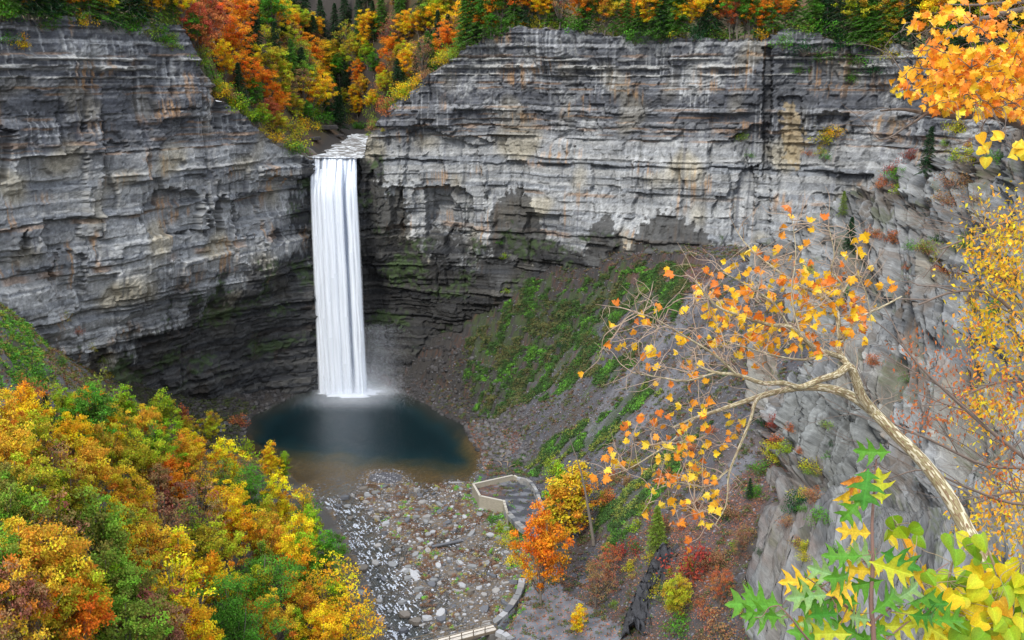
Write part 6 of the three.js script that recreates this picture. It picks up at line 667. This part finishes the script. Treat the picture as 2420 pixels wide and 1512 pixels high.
  mk('leafless dark twigged tree hung with brown seed clusters beside the sycamore', [[[[2560, 1180, 17], [2419, 1080, 17], [2330, 1010, 17], [2240, 930, 17], [2160, 850, 17], [2120, 790, 17]], 0.05], [[[2560, 1180, 17], [2440, 1110, 17], [2330, 1100, 17], [2200, 1040, 17], [2110, 1000, 17], [2060, 960, 17]], 0.04], [[[2560, 1180, 17], [2400, 1190, 17], [2280, 1150, 17], [2180, 1110, 17], [2100, 1130, 17]], 0.035], [[[2560, 900, 17], [2440, 1010, 17], [2380, 1090, 17], [2419, 1180, 17]], 0.03]], [], sd, 'amber', 'rust');
}
const ZD = (x, y) => [(1700 + x / 2.8) * 0.945, (1060 + y / 2.8) * 0.945];
{ // young oak
  const R = rng(29), t = thing('oak_sapling', 'young oak with deeply cut green and yellow leaves at the overlook', 'sapling', V(0, 0, 0)), B = newB(), pts = [];
  for (const [l, r0, r1] of [[[[2066, 1760, 3.3], [2064, 1512, 3.25], [2058, 1420, 3.25], [2062, 1330, 3.25], [2060, 1240, 3.25], [2066, 1150, 3.25], [2070, 1085, 3.25]], 0.0105, 0.003], [[[2062, 1480, 3.25], [2010, 1440, 3.2], [1950, 1395, 3.15], [1900, 1360, 3.1]], 0.005, 0.002], [[[2066, 1600, 3.25], [1960, 1560, 3.1], [1900, 1500, 3.0], [1862, 1452, 2.95], [1840, 1430, 2.95]], 0.005, 0.002], [[[2062, 1470, 3.25], [2120, 1420, 3.35], [2180, 1370, 3.45], [2240, 1330, 3.5]], 0.005, 0.002], [[[2064, 1540, 3.25], [2130, 1480, 3.3], [2220, 1420, 3.4]], 0.004, 0.002]]) { const P = l.map(p => atDepth(...p)); tubeInto(B, P, r0, r1, 6); pts.push(...new THREE.CatmullRomCurve3(P).getPoints(24).slice(6)); }
  const G = blade(0.06, 0.25, 0.02), G2 = blade(0.11, 0.33, 0.025), PL = blade(0.26, 0.46, 0.13), YG = blade(0.50, 0.56, 0.03), Y = blade(0.78, 0.56, 0.03), O = blade(0.75, 0.34, 0.05);
  const L = [[1200, 590, G2, 2.6], [1180, 440, Y, 2.2], [1340, 190, G2, 1.6], [1210, 365, O, 1.7], [1400, 430, YG, 0.2], [1300, 460, G, 2.8], [1220, 750, Y, 1.6], [1130, 920, G2, 1.7], [1270, 930, PL, 1.4], [1550, 960, G, -1.9], [1020, 1040, PL, 1.3], [1090, 1060, G2, 1.5], [830, 1100, Y, 1.7], [920, 1150, G2, 1.6], [890, 1210, PL, 1.9], [1110, 1150, Y, 1.6], [1280, 1020, Y, 1.8], [570, 1230, G2, 1.4], [480, 1275, G2, 1.7], [560, 1350, G2, 1.7], [650, 1350, PL, -1.4], [900, 1270, G2, 1.4], [1000, 1340, G, 1.6], [1200, 1310, Y, 0.9], [870, 1340, Y, 1.6], [1420, 1230, G2, -1.2], [1260, 1360, PL, 1.2], [1690, 1330, G, -1.7], [1690, 1200, G2, -1.4], [1650, 1060, Y, -1.3], [1040, 1480, YG, 1.6], [850, 1490, G2, 1.2], [1350, 1480, G2, -1.2], [1500, 1400, YG, -1.5], [1600, 1290, YG, -1.2], [1130, 1250, G2, 1.4], [1480, 1010, YG, -1.7], [1290, 1110, G2, 1.9], [960, 1420, PL, 1.4], [1190, 1440, G2, 1.1], [1560, 1180, PL, -1.1], [1780, 1260, G, -1.5], [1860, 1380, G2, -1.4], [1740, 1440, YG, -1.7]];
  for (const [x, y, m, a] of L) { const [u, v] = ZD(x, y), from0 = nearest(pts, atDepth(u, v, 3.2)), z = project(from0)[2] + (R() - 0.5) * 0.25, c = atDepth(u, v, z), s = 0.12 + 0.045 * R(), lf = place(t, oakLeaves[Math.floor(R() * 3)], m, c, s, R, 1.0, 'leaf', a + (R() - 0.5) * 0.4); lf.position.add(V(0, -0.5 * s, 0).applyQuaternion(lf.quaternion)); const st = lf.position.clone(); twigTo(B, nearest(pts, st), st, 0.0022, 0.0012, R); }
  mesh('stem', geoFrom(B.p, B.i, { uv: B.u }), new THREE.MeshStandardMaterial({ color: new THREE.Color(0.16, 0.09, 0.07), roughness: 0.8 }), t);
}
{ // young cottonwood
  const R = rng(37), t = thing('cottonwood_sapling', 'young cottonwood with heart shaped lime and yellow leaves beside the oak', 'sapling', V(0, 0, 0)), B = newB(), pts = [];
  for (const [l, r0, r1] of [[[[2420, 1800, 4], [2380, 1512, 3.9], [2370, 1420, 3.85], [2350, 1340, 3.8], [2330, 1290, 3.8]], 0.012, 0.004], [[[2260, 1800, 4], [2250, 1512, 3.9], [2240, 1420, 3.85], [2250, 1330, 3.8], [2280, 1290, 3.8]], 0.009, 0.003], [[[2250, 1560, 3.9], [2200, 1450, 3.7], [2160, 1340, 3.6], [2130, 1270, 3.55], [2115, 1240, 3.5]], 0.006, 0.002], [[[2380, 1512, 3.9], [2400, 1400, 3.8], [2415, 1320, 3.7]], 0.006, 0.002]]) { const P = l.map(p => atDepth(...p)); tubeInto(B, P, r0, r1, 6); pts.push(...new THREE.CatmullRomCurve3(P).getPoints(24).slice(5)); }
  const G = blade(0.20, 0.40, 0.015), G2 = blade(0.32, 0.50, 0.015), Y = blade(0.72, 0.62, 0.02), YG = blade(0.56, 0.62, 0.02), A = blade(0.74, 0.42, 0.02);
  const L = [[1440, 780, G2], [1490, 690, G], [1490, 845, Y], [1640, 730, G], [1690, 820, G], [1890, 840, G], [1945, 815, YG], [1920, 940, G], [2060, 870, G], [2080, 950, G], [2120, 840, G2], [1840, 1090, G2], [1960, 1070, G], [2080, 1040, Y], [2050, 1120, YG], [2010, 1160, G], [2160, 1130, G2], [2230, 1100, G], [2090, 1310, YG], [1980, 1300, Y], [2190, 1260, G2], [1990, 1430, G], [2130, 1400, G2], [2240, 1420, YG], [2300, 1340, G], [2340, 1000, YG], [2200, 1000, G], [1840, 1180, Y], [1890, 1230, YG], [2320, 1110, G2], [1820, 1480, Y], [1920, 1500, G], [2060, 1490, YG], [2240, 1490, G], [2350, 1460, A], [2280, 1220, G2], [2390, 1150, G], [1610, 860, A], [1620, 940, A], [1560, 760, G2]]; for (let i = 0; i < 130; i++) { const x = 1750 + 660 * R(), y = 1050 + 460 * Math.pow(R(), 0.7); L.push([x, y, [G, G2, YG, Y, YG, A][Math.floor(R() * 5.4)]]); }
  for (const [x, y, m] of L) { const [u, v] = ZD(x, y), from0 = nearest(pts, atDepth(u, v, 3.7)), z = project(from0)[2] + (R() - 0.5) * 0.7, c = atDepth(u, v, z), s = 0.056 + 0.03 * R(), lf = place(t, heartLeaves[Math.floor(R() * 3)], m, c, s, R, 0.95, 'leaf', Math.PI + (R() - 0.5) * 2.2); lf.position.add(V(0, -0.5 * s, 0).applyQuaternion(lf.quaternion)); twigTo(B, nearest(pts, lf.position), lf.position.clone(), 0.0022, 0.0012, R); }
  mesh('stem', geoFrom(B.p, B.i, { uv: B.u }), new THREE.MeshStandardMaterial({ color: new THREE.Color(0.22, 0.17, 0.10), roughness: 0.8 }), t);
}
renderer.render(scene, camera);
